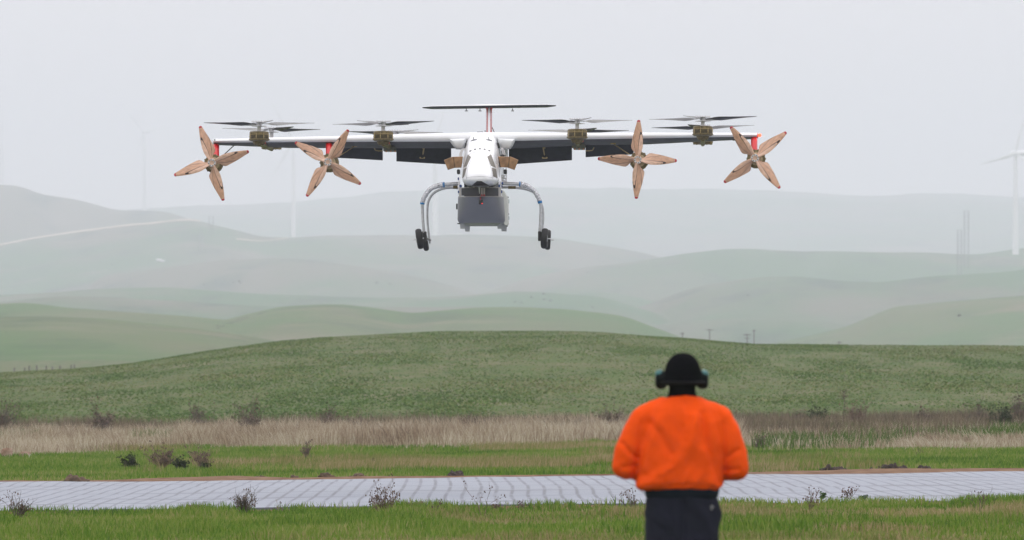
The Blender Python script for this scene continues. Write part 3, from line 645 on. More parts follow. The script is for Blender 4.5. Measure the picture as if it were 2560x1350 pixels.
def lift_rotor(px, hub_y, drum_top, drum_bot, v, ang, cw, rear=False, Rr=.83, drum_r=.144, rearpx=None):
    C0 = LP(px, drum_bot, v); top = LP(px, drum_top, v).z; hub = LP(px, hub_y, v).z; bot = C0.z; H = top - bot
    dr = MB()
    dr.mi = 1; dr.lathe((C0.x, C0.y, bot), [(drum_r * .97, 0), (drum_r * .97, H * .60)], 'z', 40)
    dr.mi = 2; dr.lathe((C0.x, C0.y, bot), [(drum_r * 1.0, H * .60), (drum_r * 1.0, H * .66)], 'z', 40)
    dr.mi = 0; dr.lathe((C0.x, C0.y, bot), [(drum_r * .96, H * .66), (drum_r * .99, H * .70), (drum_r * .97, H * .95), (drum_r * .9, H)], 'z', 40)
    dr.lathe((C0.x, C0.y, bot), [(drum_r * .55, -.030), (drum_r * .85, -.028), (drum_r * 1.07, -.008), (drum_r * 1.07, .008), (drum_r * .98, .012)], 'z', 40)
    dr.mi = 2; cl = dr
    for k in range(8):
        a = 2 * math.pi * (k + .7) / 8; x = C0.x + math.cos(a) * drum_r; y = C0.y + math.sin(a) * drum_r
        cl.tube([(x, y, bot + H * .08), (x, y, bot + H * .8)], .0045, 6); cl.box((x - .008, y - .008, bot + H * .32), (x + .008, y + .008, bot + H * .44))
    o = dr.build('lift_motor', [m_olive, m_olive2, m_gold], craft, auto=40)
    MB().lathe((C0.x, C0.y, top), [(.033, -.005), (.033, .01), (.028, .012), (.028, hub - top - .02)], 'z', 20).build('rotor_shaft', m_silverp, o, auto=40)
    hb_ = MB()
    for dz in (-.034, .026): hb_.lathe((C0.x, C0.y, hub + dz), [(.075, 0), (.115, .003), (.115, .009), (.075, .012)], 'z', 28)
    hb_.lathe((C0.x, C0.y, hub), [(.04, -.036), (.04, .042)], 'z', 20)
    for k in range(16):
        a = 2 * math.pi * k / 16; hb_.box((C0.x + math.cos(a) * .105 - .006, C0.y + math.sin(a) * .105 - .006, hub + .036), (C0.x + math.cos(a) * .105 + .006, C0.y + math.sin(a) * .105 + .006, hub + .05))
    hb_.build('rotor_hub', m_silverp, o, auto=40)
    for k in range(4):
        rot_blade(Vector((C0.x, C0.y, hub + .004)), R(ang + 90 * k), Rr, R(1.0), R(.6), cw).build('lift_blade', m_blade, o, auto=40)
    return o
FR = [(648, 310.5, 329, 348.5, 18, 1), (958, 310, 328, 348.5, -24, -1), (1443, 304, 323, 343.5, 15, 1), (1757, 298, 315.5, 335.5, -20, -1)]
RRp = [(679, 325.5, 350, 367, 28, -1), (988, 333, 352, 368, -62, 1), (1447, 329, 347, 363, 20, -1), (1757, 319.5, 339, 355, -16, 1)]
VF, VB = -.90, 1.55
for (a, b_) in zip(FR, RRp):
    lift_rotor(a[0], a[1], a[2], a[3], VF, a[4], a[5]); lift_rotor(b_[0], b_[1], b_[2], b_[3], VB, b_[4], b_[5], rear=True, Rr=.80)
    # boom that carries the pair, saddle and clamps
    bm_ = MB(); q0 = LP(a[0], a[3] + 9, VF - .02); q1 = LP(b_[0], b_[3] + 3, VB)
    bm_.tube([q0, q1], .045, 12, sq=(1.1, .8))
    ne = LP(a[0], a[3] + 4, VF); bm_.lathe((ne.x, ne.y, q0.z - .03), [(.07, 0), (.085, .03), (.11, .075)], 'z', 24)
    bo = bm_.build('rotor_boom', m_olive, craft, auto=40)
    bb = LP(b_[0], b_[3] + 3.5, VB); pl = MB(); pl.box((bb.x - .145, bb.y - .1, bb.z - .015), (bb.x + .145, bb.y + .1, bb.z + .012), .005)
    for dx in (-.09, .06, .12): pl.tube([(bb.x + dx, bb.y - .14, bb.z - .012), (bb.x + dx, bb.y, bb.z - .012)], .013, 8)
    pl.build('motor_mount', m_olive, bo)
    if a[0] in (958, 1443):
        g = MB(); g0 = LP(a[0] + (0 if a[0] < 1000 else -10), 377 if a[0] < 1000 else 372, .3); g1 = LP(a[0] + (33 if a[0] < 1000 else 20), 362 if a[0] < 1000 else 357, .75); g.box(g0, g1, .004); g.build('boom_saddle', mat('grey_green_saddle', (.16, .17, .14), .5) if 'grey_green_saddle' not in bpy.data.materials else bpy.data.materials['grey_green_saddle'], bo)
        for dx in (8, 19, 30): q = LP(a[0] + dx + (0 if a[0] < 1000 else -14), 378 if a[0] < 1000 else 372.5, .28); MB().ball(q, .014, 8, 6).build('copper_fitting', m_copper, bo)
    rd = MB(); dd = LP(a[0] + (10 if a[0] not in (1757,) else -4), a[3] + 8.5, VF + .2); rd.box((dd.x - .035, dd.y - .03, dd.z - .018), (dd.x + .035, dd.y + .03, dd.z + .018), .006)
    rd.build('red_connector', m_redtip, bo)
# actuator arms at the flap gaps
for x0, x1, x2, sg in ((935, 947, 956, 1), (1485, 1473, 1464, -1)):
    q = MB(); q.tube([LP(x0, 369, .6), LP(x0 + 4 * sg, 376, .66), LP(x1, 377, .66), LP(x2, 377, .66)], .009, 8); q.build('flap_actuator', m_gold, craft)
# ---- propellers
ST_ = [(7, 5, -5), (14, 5.6, -6.8), (19, 8.6, -8.6), (24, 14, -10), (29, 17.2, -11.2), (35, 17.4, -11.9), (45, 15.6, -11.9), (55, 14, -11.3), (66, 11.4, -10), (78, 8.3, -8), (88, 5.6, -6), (93.4, 4.4, -4.9), (93.6, 4.4, -4.9), (97, 3.2, -4.0), (98.3, 1.5, -2)]
def prop_blade(C, tipx, tipy, cx_, cy_, cw):
    dx, dy = tipx - cx_, -(tipy - cy_); ln = math.hypot(dx, dy); d = Vector((dx / ln, 0, dy / ln)); k = ln / 98.3
    h = Vector((d.z, 0, -d.x)) * cw; rings = []; mi = []
    for r, ch, co in ST_:
        rr = r * k; tb_ = 62.0 / (6.283 * max(r, 17)) ** 1.0 * 1.55
        tb_ = min(.85, tb_); cd = ch - co; ring = []
        for x, y in ((0, 0), (.08, .6), (.25, 1), (.45, .95), (.7, .62), (.9, .25), (1, 0), (.9, -.12), (.7, -.2), (.45, -.25), (.25, -.3), (.08, -.25)):
            c = co + cd * x; th = (4.6 if r < 16 else 3.0 - 1.6 * (r - 16) / 82) * y
            ring.append(C + (d * rr + h * c + Vector((0, c * tb_ - th, 0))) / PPM)
        rings.append(ring)
    m = MB(); m.loft(rings[:12]); m.mi = 1; m.loft(rings[12:]); return m
PR = [(530, 407, 1, [(500.5, 315.5), (622, 379), (558, 501.5), (435.5, 437.5)], (540, 366, 388)), (820, 405, 1, [(871, 325), (901.5, 460.5), (766.5, 490.5), (738, 355.5)], (822.5, 362, 386)),
      (1594.5, 399.5, -1, [(1596.5, 300.5), (1691.5, 401.5), (1591, 496.5), (1495, 397)], (1594, 358, 380)), (1887.5, 395, -1, [(1826.5, 317.5), (1965, 330.5), (1949.5, 470), (1811, 456)], (1885.5, 344, 374))]
VP_ = -.40
for cx_, cy_, cw, tips, (pyx, py0, py1) in PR:
    C = LP(cx_, cy_, VP_)
    mo = MB(); Cm = LP(cx_ + (3 if cx_ < 1000 else 3), cy_ + 2, VP_ + .05)
    mo.mi = 0; mo.lathe(Cm, [(.118, .0), (.134, .008), (.134, .03)], 'y', 36); mo.mi = 1; mo.lathe(Cm, [(.128, .03), (.128, .15)], 'y', 36); mo.mi = 0; mo.lathe(Cm, [(.136, .15), (.136, .17), (.10, .19), (.07, .30), (.05, .34)], 'y', 36)
    o = mo.build('propeller_motor', [m_olive, m_olive2], craft, auto=40)
    fc = MB(); fc.lathe(Cm + Vector((0, -.012, 0)), [(.03, 0), (.085, .0), (.095, .006), (.095, .02)], 'y', 30); fc.build('motor_face', mat('motor_face_tan', (.42, .33, .2), .5, var=.25, vscale=40) if 'motor_face_tan' not in bpy.data.materials else bpy.data.materials['motor_face_tan'], o, auto=40)
    bl = MB()
    for k in range(14):
        a = 2 * math.pi * k / 14; bl.box((Cm.x + math.cos(a) * .132 - .011, Cm.y - .004, Cm.z + math.sin(a) * .132 - .011), (Cm.x + math.cos(a) * .132 + .011, Cm.y + .05, Cm.z + math.sin(a) * .132 + .011), .003)
    bl.build('motor_lugs', m_olive, o)
    for tx, ty in tips:
        prop_blade(C, tx, ty, cx_, cy_, cw).build('propeller_blade', [m_wood, m_redtip], o, origin=(C.x, C.y, C.z), auto=45)
    cen = MB().lathe(C + Vector((0, -.024, 0)), [(.03, 0), (.062, .0), (.066, .006), (.066, .05)], 'y', 28); cen.build('propeller_boss', m_wood, o, origin=(C.x, C.y, C.z), auto=40)
    hp = MB()
    hp.lathe(C + Vector((0, -.034, 0)), [(.034, 0), (.056, 0), (.058, .004), (.058, .012), (.034, .012), (.034, 0)], 'y', 28, caps=False)
    hpo = hp.build('hub_plate', m_silver, o, auto=40); bo_ = MB()
    for k in range(8):
        a = 2 * math.pi * (k + .3) / 8; bo_.lathe((C.x + math.cos(a) * .046, C.y - .044, C.z + math.sin(a) * .046), [(.007, 0), (.007, .012)], 'y', 8)
    bo_.build('hub_bolts', m_black, o)
    MB().tube([LP(pyx, py0, .12), LP(pyx, (py0 + py1) / 2, 0), LP(pyx, py1 + 8, -.1)], [.052, .05, .052], 20, sq=(.95, 1.1)).build('red_pylon', m_red, craft, auto=50)
for a, b_ in (((586, 363, .3), (556, 390, -.1)), ((886, 366, .3), (842, 394, -.1)), ((1533, 359, .3), (1573, 386, -.1)), ((1838, 350, .3), (1868, 384, -.1))):
    q = MB().tube([LP(*a), LP(*b_)], .0075, 8); e_ = LP(*a); q.box((e_.x - .04, e_.y - .02, e_.z - .008), (e_.x + .04, e_.y + .02, e_.z + .01), .003); q.build('pylon_strut', m_gold if 800 < a[0] < 1700 else m_olive2, craft)
# ================================================================== LANDING PAD, VERGE
def landz(x, y): return float(land(np.array([float(x)]), np.array([float(y)]))[0])
m_pad = bpy.data.materials.new('pad_mat'); m_pad.use_nodes = True
nt = m_pad.node_tree; b = nt.nodes['Principled BSDF']; b.inputs['Roughness'].default_value = .55
tcn = nt.nodes.new('ShaderNodeTexCoord'); sp = nt.nodes.new('ShaderNodeSeparateXYZ'); nt.links.new(tcn.outputs['Object'], sp.inputs[0])
def nzn(scale, sc3, det=3, src=None):
    mp = nt.nodes.new('ShaderNodeMapping'); mp.inputs['Scale'].default_value = sc3; nt.links.new(tcn.outputs['Object'], mp.inputs[0])
    n = nt.nodes.new('ShaderNodeTexNoise'); n.inputs['Scale'].default_value = scale; n.inputs['Detail'].default_value = det; nt.links.new(mp.outputs[0], n.inputs['Vector']); return n.outputs['Fac']
w1 = nzn(1, (.07, .075, 1), 0); w2 = nzn(1, (.3, .16, 1), 0)
xx = mth('ADD', sp.outputs['X'], mth('MULTIPLY', sp.outputs['Y'], .012)); xx = mth('ADD', xx, mth('MULTIPLY', mth('SUBTRACT', w1, .5), .24)); xx = mth('ADD', xx, mth('MULTIPLY', mth('SUBTRACT', w2, .5), .08))
fx = mth('ABSOLUTE', mth('SUBTRACT', mth('FRACT', mth('DIVIDE', xx, .235)), .5))
def rng_(v, a, b_, c=0, d=1):
    n = nt.nodes.new('ShaderNodeMapRange'); n.interpolation_type = 'SMOOTHSTEP'; n.inputs['From Min'].default_value = a; n.inputs['From Max'].default_value = b_; n.inputs['To Min'].default_value = c; n.inputs['To Max'].default_value = d
    nt.links.new(v, n.inputs['Value']); return n.outputs[0]
rib = mth('MULTIPLY', rng_(fx, .33, .46), rng_(nzn(1, (1.3, .5, 1), 2), .3, .6, .35, 1))
yy = mth('ADD', sp.outputs['Y'], mth('MULTIPLY', mth('SUBTRACT', nzn(1, (.12, .3, 1), 2), .5), 2.2))
fy = mth('ABSOLUTE', mth('SUBTRACT', mth('FRACT', mth('DIVIDE', yy, 3.7)), .5)); crs = mth('MULTIPLY', rng_(fy, .40, .47), rng_(nzn(1, (.25, .4, 1), 2), .38, .5))
gr1 = nzn(1, (1.2, 9, 1), 4); gr2 = nzn(1, (60, 14, 1), 2)
def mixc(f, A, Bc):
    n = nt.nodes.new('ShaderNodeMix'); n.data_type = 'RGBA'; nt.links.new(f, n.inputs['Factor'])
    for s_, q in (('A', A), ('B', Bc)):
        if isinstance(q, tuple): n.inputs[s_].default_value = (*q, 1)
        else: nt.links.new(q, n.inputs[s_])
    return n.outputs['Result']
base = mixc(rng_(gr1, .38, .62), (.178, .200, .250), (.228, .254, .310)); base = mixc(rng_(gr2, .4, .75, 0, .35), base, (.15, .155, .18))
base = mixc(mth('MULTIPLY', crs, .75), base, (.105, .11, .135)); base = mixc(mth('MULTIPLY', rib, .95), base, (.085, .09, .115))
nt.links.new(base, b.inputs['Base Color'])
def pad_near(x): return 73.8 + .35 * math.sin(x * .31 + 1) - .02 * x
def pad_far(x): return 95.4 + .15 * math.sin(x * .6) + .03 * x
XS = np.arange(-34, 34.01, .25); TS = np.linspace(0, 1, 90); V = []; n = len(TS)
for x in XS:
    for t in TS:
        y = pad_near(x) * (1 - t) + pad_far(x) * t; V.append((x, y, .0108 * x * math.exp(-(x / 45) ** 2) + .045))
V = np.array(V); V[:, 2] += (fbm(V[:, 0] * .5, V[:, 1] * .35, 2, 41) - .5) * .045 + (fbm(V[:, 0] * 3.5, V[:, 1] * .4, 2, 42) - .5) * .012
nv = len(V); i, j = np.meshgrid(np.arange(len(XS) - 1), np.arange(n - 1), indexing='ij'); a = (i * n + j).ravel()
Q = np.stack([a, a + n, a + n + 1, a + 1], -1)
idx = np.arange(len(XS)) * n; skirt = V[idx] - [0, 0, .12]; skirt2 = V[idx + n - 1] - [0, 0, .12]
V = np.vstack([V, skirt, skirt2]); k = np.arange(len(XS) - 1)
Q = np.vstack([Q, np.stack([nv + k, nv + k + 1, idx[:-1] + n, idx[:-1]], -1), np.stack([idx[:-1] + n - 1, idx[:-1] + 2 * n - 1, nv + len(XS) + k + 1, nv + len(XS) + k], -1)])
m_padedge = mat('pad_edge', (.09, .09, .11), .7)
tag(big_mesh('landing_pad', V, Q, [m_pad, m_padedge], [0] * ((len(XS) - 1) * (n - 1)) + [1] * (2 * (len(XS) - 1)), smooth=True, origin=(0, 84, 0)), kind='structure')
# bare reddish soil along the far edge
m_dirt = mat('bare_soil', (.12, .062, .035), .95, spec=.1, var=.4, vscale=3, bump=.5, bscale=12, col2=(.21, .13, .08))
def strip(name, x0, x1, near, far, m, dz=.03, step=.25, seed=1, kind='structure'):
    XS = np.arange(x0, x1, step); V = []; T = np.linspace(0, 1, 9)
    for x in XS:
        a, b_ = near(x), far(x)
        for t in T: y = a + (b_ - a) * t; V.append((x, y, landz(x, y) + dz * math.sin(math.pi * min(1, max(0, t)) ** 1) ** .5 - .004 + .03 * float(vnoise(x * 1.3, y * 2, seed)) * math.sin(math.pi * t)))
    n = len(T); i, j = np.meshgrid(np.arange(len(XS) - 1), np.arange(n - 1), indexing='ij'); a = (i * n + j).ravel()
    return tag(big_mesh(name, np.array(V), np.stack([a, a + n, a + n + 1, a + 1], -1), m, origin=((x0 + x1) / 2, near(0), 0)), kind=kind)
def vf(x):
    px = CX + x / 97 * F; e = 4.5 * math.exp(-((px - 540) / 160) ** 2) + 1.2 * math.exp(-((px - 900) / 120) ** 2) + 4.2 * math.exp(-((px - 2250) / 330) ** 2) + 1.3 * math.exp(-((px - 2800) / 250) ** 2)
    return pad_far(x) + .55 + e + .35 * float(vnoise(np.array(x * .9), np.array(3.0), 4))
strip('dirt_verge', -34, 34, lambda x: pad_far(x) - .05, vf, m_dirt, .05)
strip('dirt_margin', -34, 34, lambda x: pad_near(x) - .28 - .25 * float(vnoise(np.array(x * .7), np.array(1.0), 8)), lambda x: pad_near(x) + .05, m_dirt, .02, seed=3)

# ================================================================== GRASS (uncountable ground cover)
def grass_mat(name, cs, scale=.35, tr=.25):
    m = bpy.data.materials.new(name); m.use_nodes = True; nt = m.node_tree; b = nt.nodes['Principled BSDF']; b.inputs['Roughness'].default_value = .75; b.inputs['Specular IOR Level'].default_value = .12
    g = nt.nodes.new('ShaderNodeNewGeometry'); t = nt.nodes.new('ShaderNodeTexCoord'); nz = nt.nodes.new('ShaderNodeTexNoise'); nz.inputs['Scale'].default_value = scale; nz.inputs['Detail'].default_value = 3
    nt.links.new(t.outputs['Object'], nz.inputs['Vector'])
    ma = nt.nodes.new('ShaderNodeMath'); ma.operation = 'MULTIPLY_ADD'; nt.links.new(g.outputs['Random Per Island'], ma.inputs[0]); ma.inputs[1].default_value = .42; nt.links.new(nz.outputs['Fac'], ma.inputs[2])
    mr = nt.nodes.new('ShaderNodeMapRange'); mr.inputs['From Min'].default_value = .38; mr.inputs['From Max'].default_value = 1.02; nt.links.new(ma.outputs[0], mr.inputs['Value'])
    rp = nt.nodes.new('ShaderNodeValToRGB'); cr = rp.color_ramp
    cr.elements[0].color = (*cs[0], 1); cr.elements[1].color = (*cs[-1], 1)
    for i, c in enumerate(cs[1:-1]): e = cr.elements.new((i + 1) / (len(cs) - 1)); e.color = (*c, 1)
    nt.links.new(mr.outputs[0], rp.inputs[0]); nt.links.new(rp.outputs[0], b.inputs['Base Color'])
    ts = nt.nodes.new('ShaderNodeBsdfTranslucent'); nt.links.new(rp.outputs[0], ts.inputs[0]); mx = nt.nodes.new('ShaderNodeMixShader'); mx.inputs[0].default_value = tr
    nt.links.new(b.outputs[0], mx.inputs[1]); nt.links.new(ts.outputs[0], mx.inputs[2]); nt.links.new(mx.outputs[0], nt.nodes['Material Output'].inputs[0])
    return m
def blades(P, h, w, lean=.35, wind=(0.0, 0.0), seg=2):
    """P (n,3) roots, h heights, w widths -> vertices, triangles"""
    n = len(P); a = rng.uniform(0, 2 * math.pi, n); b_ = rng.uniform(0, 2 * math.pi, n); l = rng.uniform(0, lean, n) * h
    D = np.stack([np.cos(b_) * l + wind[0] * h, np.sin(b_) * l + wind[1] * h, np.zeros(n)], -1); S = np.stack([np.cos(a), np.sin(a) * .5, np.zeros(n)], -1) * (w / 2)[:, None]
    up = np.stack([np.zeros(n), np.zeros(n), h], -1)
    p0, p1 = P - S, P + S; m0 = P + D * .35 + up * .55 - S * .75; m1 = P + D * .35 + up * .55 + S * .75; t = P + D + up * .97
    V = np.stack([p0, p1, m0, m1, t], 1).reshape(-1, 3); o = (np.arange(n) * 5)[:, None]
    T = np.concatenate([o + [0, 1, 3], o + [0, 3, 2], o + [2, 3, 4]], 1).reshape(-1, 3); return V, T
def scatter(n, y0, y1, halfw=lambda y: y * .165 + 2.5, power=1.0):
    y = y0 + (y1 - y0) * rng.random(n * 2) ** power; hw = halfw(y); keep = rng.random(len(y)) < hw / hw.max(); y = y[keep][:n]; x = rng.uniform(-1, 1, len(y)) * halfw(y); return x, y
def stuff(name, parts, m, label):
    V = []; T = []; k = 0
    for v, t in parts: V.append(v); T.append(t + k); k += len(v)
    V = np.vstack(V); T = np.vstack(T)
    return tag(big_mesh(name, V, T, m, smooth=False, tris=True, origin=(0, float(V[:, 1].mean()), 0)), label, None, None, 'stuff')
def roots(x, y, sink=.01): return np.stack([x, y, land(x, y) - sink], -1)
GRN = [(.050, .110, .013), (.090, .180, .018), (.135, .230, .027), (.205, .27, .05), (.34, .30, .13)]
m_grass = grass_mat('fresh_grass', GRN, .30)
m_grass2 = grass_mat('dry_mixed_grass', [(.11, .17, .03), (.19, .20, .055), (.31, .25, .12), (.40, .31, .19)], .25)
pn = np.vectorize(pad_near); pf = np.vectorize(pad_far); vfv = np.vectorize(vf)
def belt_near(x, y_=0):
    px = CX + x / 134 * F
    return np.interp(px, [-600, 0, 300, 400, 900, 1000, 1350, 1500, 1620, 1900, 2560, 3200], [133, 131, 135, 141, 140, 137, 136, 145, 139, 127, 125, 128]) + 7 * (fbm(x * .16, 0 * x, 3, 71) - .5)
# in front of the pad
x, y = scatter(215000, 50, 74.2); k = y < pn(x) - .15 + .55 * (vnoise(x * 1.1, y * 0, 5) - .5) + .3 * (vnoise(x * 4, y * 0, 6) - .5); x, y = x[k], y[k]
c1 = fbm(x * .45 + 9, y * .35, 3, 21); tuft = np.clip((fbm(x * .8, y * .6, 2, 33) - .54) * 6, 0, 1); h = .03 + .055 * rng.random(len(x)) + .08 * np.clip(c1 - .45, 0, 1) + .11 * tuft
drym = (fbm(x * .35 + 50, y * .22 + 7, 3, 77) + rng.uniform(-.16, .16, len(x))) > .53
front_g = [blades(roots(x, y)[~drym], h[~drym], rng.uniform(.010, .02, (~drym).sum()), .5)]; front_d = [blades(roots(x, y)[drym], h[drym] * .75, rng.uniform(.010, .02, drym.sum()), .6)]
# taller tufts: photo positions
for px, py, sp_, hh, cnt in ((1925, 1335, .55, .26, 1300), (2310, 1335, .35, .2, 600), (790, 1335, .4, .2, 700), (160, 1330, .5, .2, 800), (290, 1280, .45, .17, 700), (2180, 1275, .5, .17, 800), (840, 1283, .25, .14, 300), (1900, 1275, .35, .15, 300), (60, 1345, .4, .2, 500), (1150, 1345, .5, .18, 700)):
    Y = 24177 / (py - 945 + .0); x = gx(px, Y) + rng.normal(0, sp_, cnt); y = np.minimum(Y + rng.normal(0, sp_ * .8, cnt), pn(x) - .1); front_g.append(blades(roots(x, y), hh * .8 * rng.uniform(.45, 1.1, cnt), rng.uniform(.012, .02, cnt), .6))
for i in range(46):
    x0 = rng.uniform(-11, 11); cnt = int(rng.integers(40, 160)); x = x0 + rng.normal(0, rng.uniform(.08, .3), cnt); y = pn(x) + rng.normal(-.12, .12, cnt); front_g.append(blades(roots(x, y), rng.uniform(.05, .16, cnt), rng.uniform(.01, .018, cnt), .7))
# beyond the pad
x, y = scatter(400000, 95, 150, power=1.1); k = y < belt_near(x) + 4; x, y = x[k], y[k]; k = y > vfv(x) - .1; x, y = x[k], y[k]
px = CX + x / y * F
drym = (fbm(x * .22 + 5, y * .16, 3, 51) + rng.uniform(-.06, .06, len(x)) + .10 * np.exp(-((px - 1100) / 520) ** 2) * ((y > 106) & (y < 124))) > .66
h = .05 + .08 * rng.random(len(x)) + .20 * np.clip(fbm(x * .5, y * .35, 3, 61) - .5, 0, 1) + np.where(drym, .12, 0)
h *= np.clip((y - vfv(x)) / 3 + .25, .25, 1)
front_g.append(blades(roots(x, y)[~drym], h[~drym], rng.uniform(.014, .026, (~drym).sum()), .45)); front_d.append(blades(roots(x, y)[drym], h[drym], rng.uniform(.012, .022, drym.sum()), .45, (.1, 0)))
stuff('green_grass', front_g, m_grass, 'fresh green grass either side of the pale pad')
stuff('yellowing_grass', front_d, m_grass2, 'yellowing thin grass patches among the fresh green grass')
# tall dry grass belt
m_dry = grass_mat('tall_dry_grass', [(.15, .10, .07), (.27, .195, .135), (.40, .32, .235), (.52, .45, .35), (.62, .56, .46)], .22, .3)
x, y = scatter(330000, 121, 172, power=1.1); bn = belt_near(x); px = CX + x / y * F
dens = np.ones(len(x)); dens[(px > 1880) & (fbm(x * .18, y * .12, 2, 91) > .50) & (y > bn + 2.5)] = .10; dens *= np.where(fbm(x * .5, y * .25, 2, 97) > .60, .35, 1)
dens[(px > 250) & (px < 480) & (y > bn + 14) & (y < bn + 19)] = .2
k = (y > bn + rng.normal(0, 1.2, len(x))) & (rng.random(len(x)) < dens); x, y = x[k], y[k]; px = px[k]
hb_ = .14 + .45 * fbm(x * .30, y * .3, 3, 81) + .36 * fbm(x * 1.1, y * .9, 2, 83); hb_ *= np.where(px > 1850, .68, 1) * np.where(px < 450, .8, 1)
h = hb_ * rng.uniform(.55, 1.15, len(x)) * np.clip((y - belt_near(x)) / 2.5 + .5, .35, 1)
stuff('tall_dry_grass', [blades(roots(x, y), h, rng.uniform(.012, .024, len(x)), .36, ((fbm(x * 1.0, y * .8, 2, 85) - .55) * 1.3, 0))], m_dry, 'belt of tall pale dry grass between the green grass and the hill')
m_brush = grass_mat('brown_brush', [(.06, .048, .030), (.11, .088, .058), (.19, .145, .10), (.28, .225, .16)], .3, .2)
x, y = scatter(150000, 128, 184, power=.8); px = CX + x / y * F; k = ((fbm(x * .2, y * .2, 3, 93) > .44) & (y > 160)) | ((px > 1850) & (fbm(x * .3, y * .2, 3, 94) > .47) & (fbm(x * .18, y * .12, 2, 91) < .50)); x, y = x[k], y[k]
h = (.45 + .4 * fbm(x * .3, y * .3, 3, 95)) * rng.uniform(.5, 1.1, len(x))
stuff('brown_brush', [blades(roots(x, y), h, rng.uniform(.014, .028, len(x)), .45)], m_brush, 'thin brown brush along the back of the dry grass belt')
m_gb = grass_mat('dark_green_growth', [(.045, .085, .014), (.07, .13, .02), (.11, .17, .035)], .3)
x, y = scatter(90000, 126, 172); px = CX + x / y * F; k = ((fbm(x * .18, y * .12, 2, 91) > .49) & (px > 1880)) | ((px > 330) & (px < 470) & (y > 152) & (y < 157)) | ((px < 100) & (y > 152)); x, y = x[k], y[k]
stuff('rank_green_growth', [blades(roots(x, y), rng.uniform(.15, .5, len(x)), rng.uniform(.02, .035, len(x)), .5)], m_gb, 'dark green rank growth showing through the dry grass belt')
# the front hill's turf: low clumps
m_turf = grass_mat('hill_turf', [(.050, .112, .014), (.068, .138, .019), (.092, .158, .027), (.140, .178, .048), (.21, .20, .09)], .05, .1)
n = 420000; y = 160 + (352 - 160) * rng.random(n) ** .85; x = rng.uniform(-1, 1, n) * (y * .165 + 3); cl = fbm(x * .42, y * .055, 3, 99)
k = rng.random(n) < np.clip(.7 + (cl - .5) * 1.2, .3, 1); x, y, cl = x[k], y[k], cl[k]
stuff('hill_turf', [blades(roots(x, y, .02), .03 + .07 * np.clip(cl - .35, 0, 1) + rng.uniform(0, .04, len(x)), rng.uniform(.04, .16, len(x)), 1.6)], m_turf, 'short clumpy turf covering the nearest hill')
# ================================================================== BUSHES, WEEDS, CLODS, ROCKS
m_twig = mat('dry_twig', (.11, .088, .07), .85, spec=.1, var=.35, vscale=9)
m_twig_red = mat('reddish_twig', (.15, .095, .075), .85, spec=.1, var=.3, vscale=9)
m_twig_pale = mat('pale_twig', (.26, .19, .13), .85, spec=.1, var=.3, vscale=9)
m_seed = mat('dry_seed_head', (.13, .088, .07), .9, spec=.1, var=.4, vscale=20)
m_leaf = mat('dark_leaf', (.032, .045, .014), .85, spec=.1, var=.4, vscale=12)
m_clod = mat('earth_clod', (.10, .065, .04), .95, var=.5, vscale=9, bump=1, bscale=25)
m_clod_dark = mat('dark_earth_clod', (.045, .03, .025), .95, var=.5, vscale=9, bump=1, bscale=25)
m_rock = mat('reddish_rock', (.22, .12, .075), .9, spec=.15, var=.3, vscale=3, bump=1, bscale=9, col2=(.38, .29, .23))
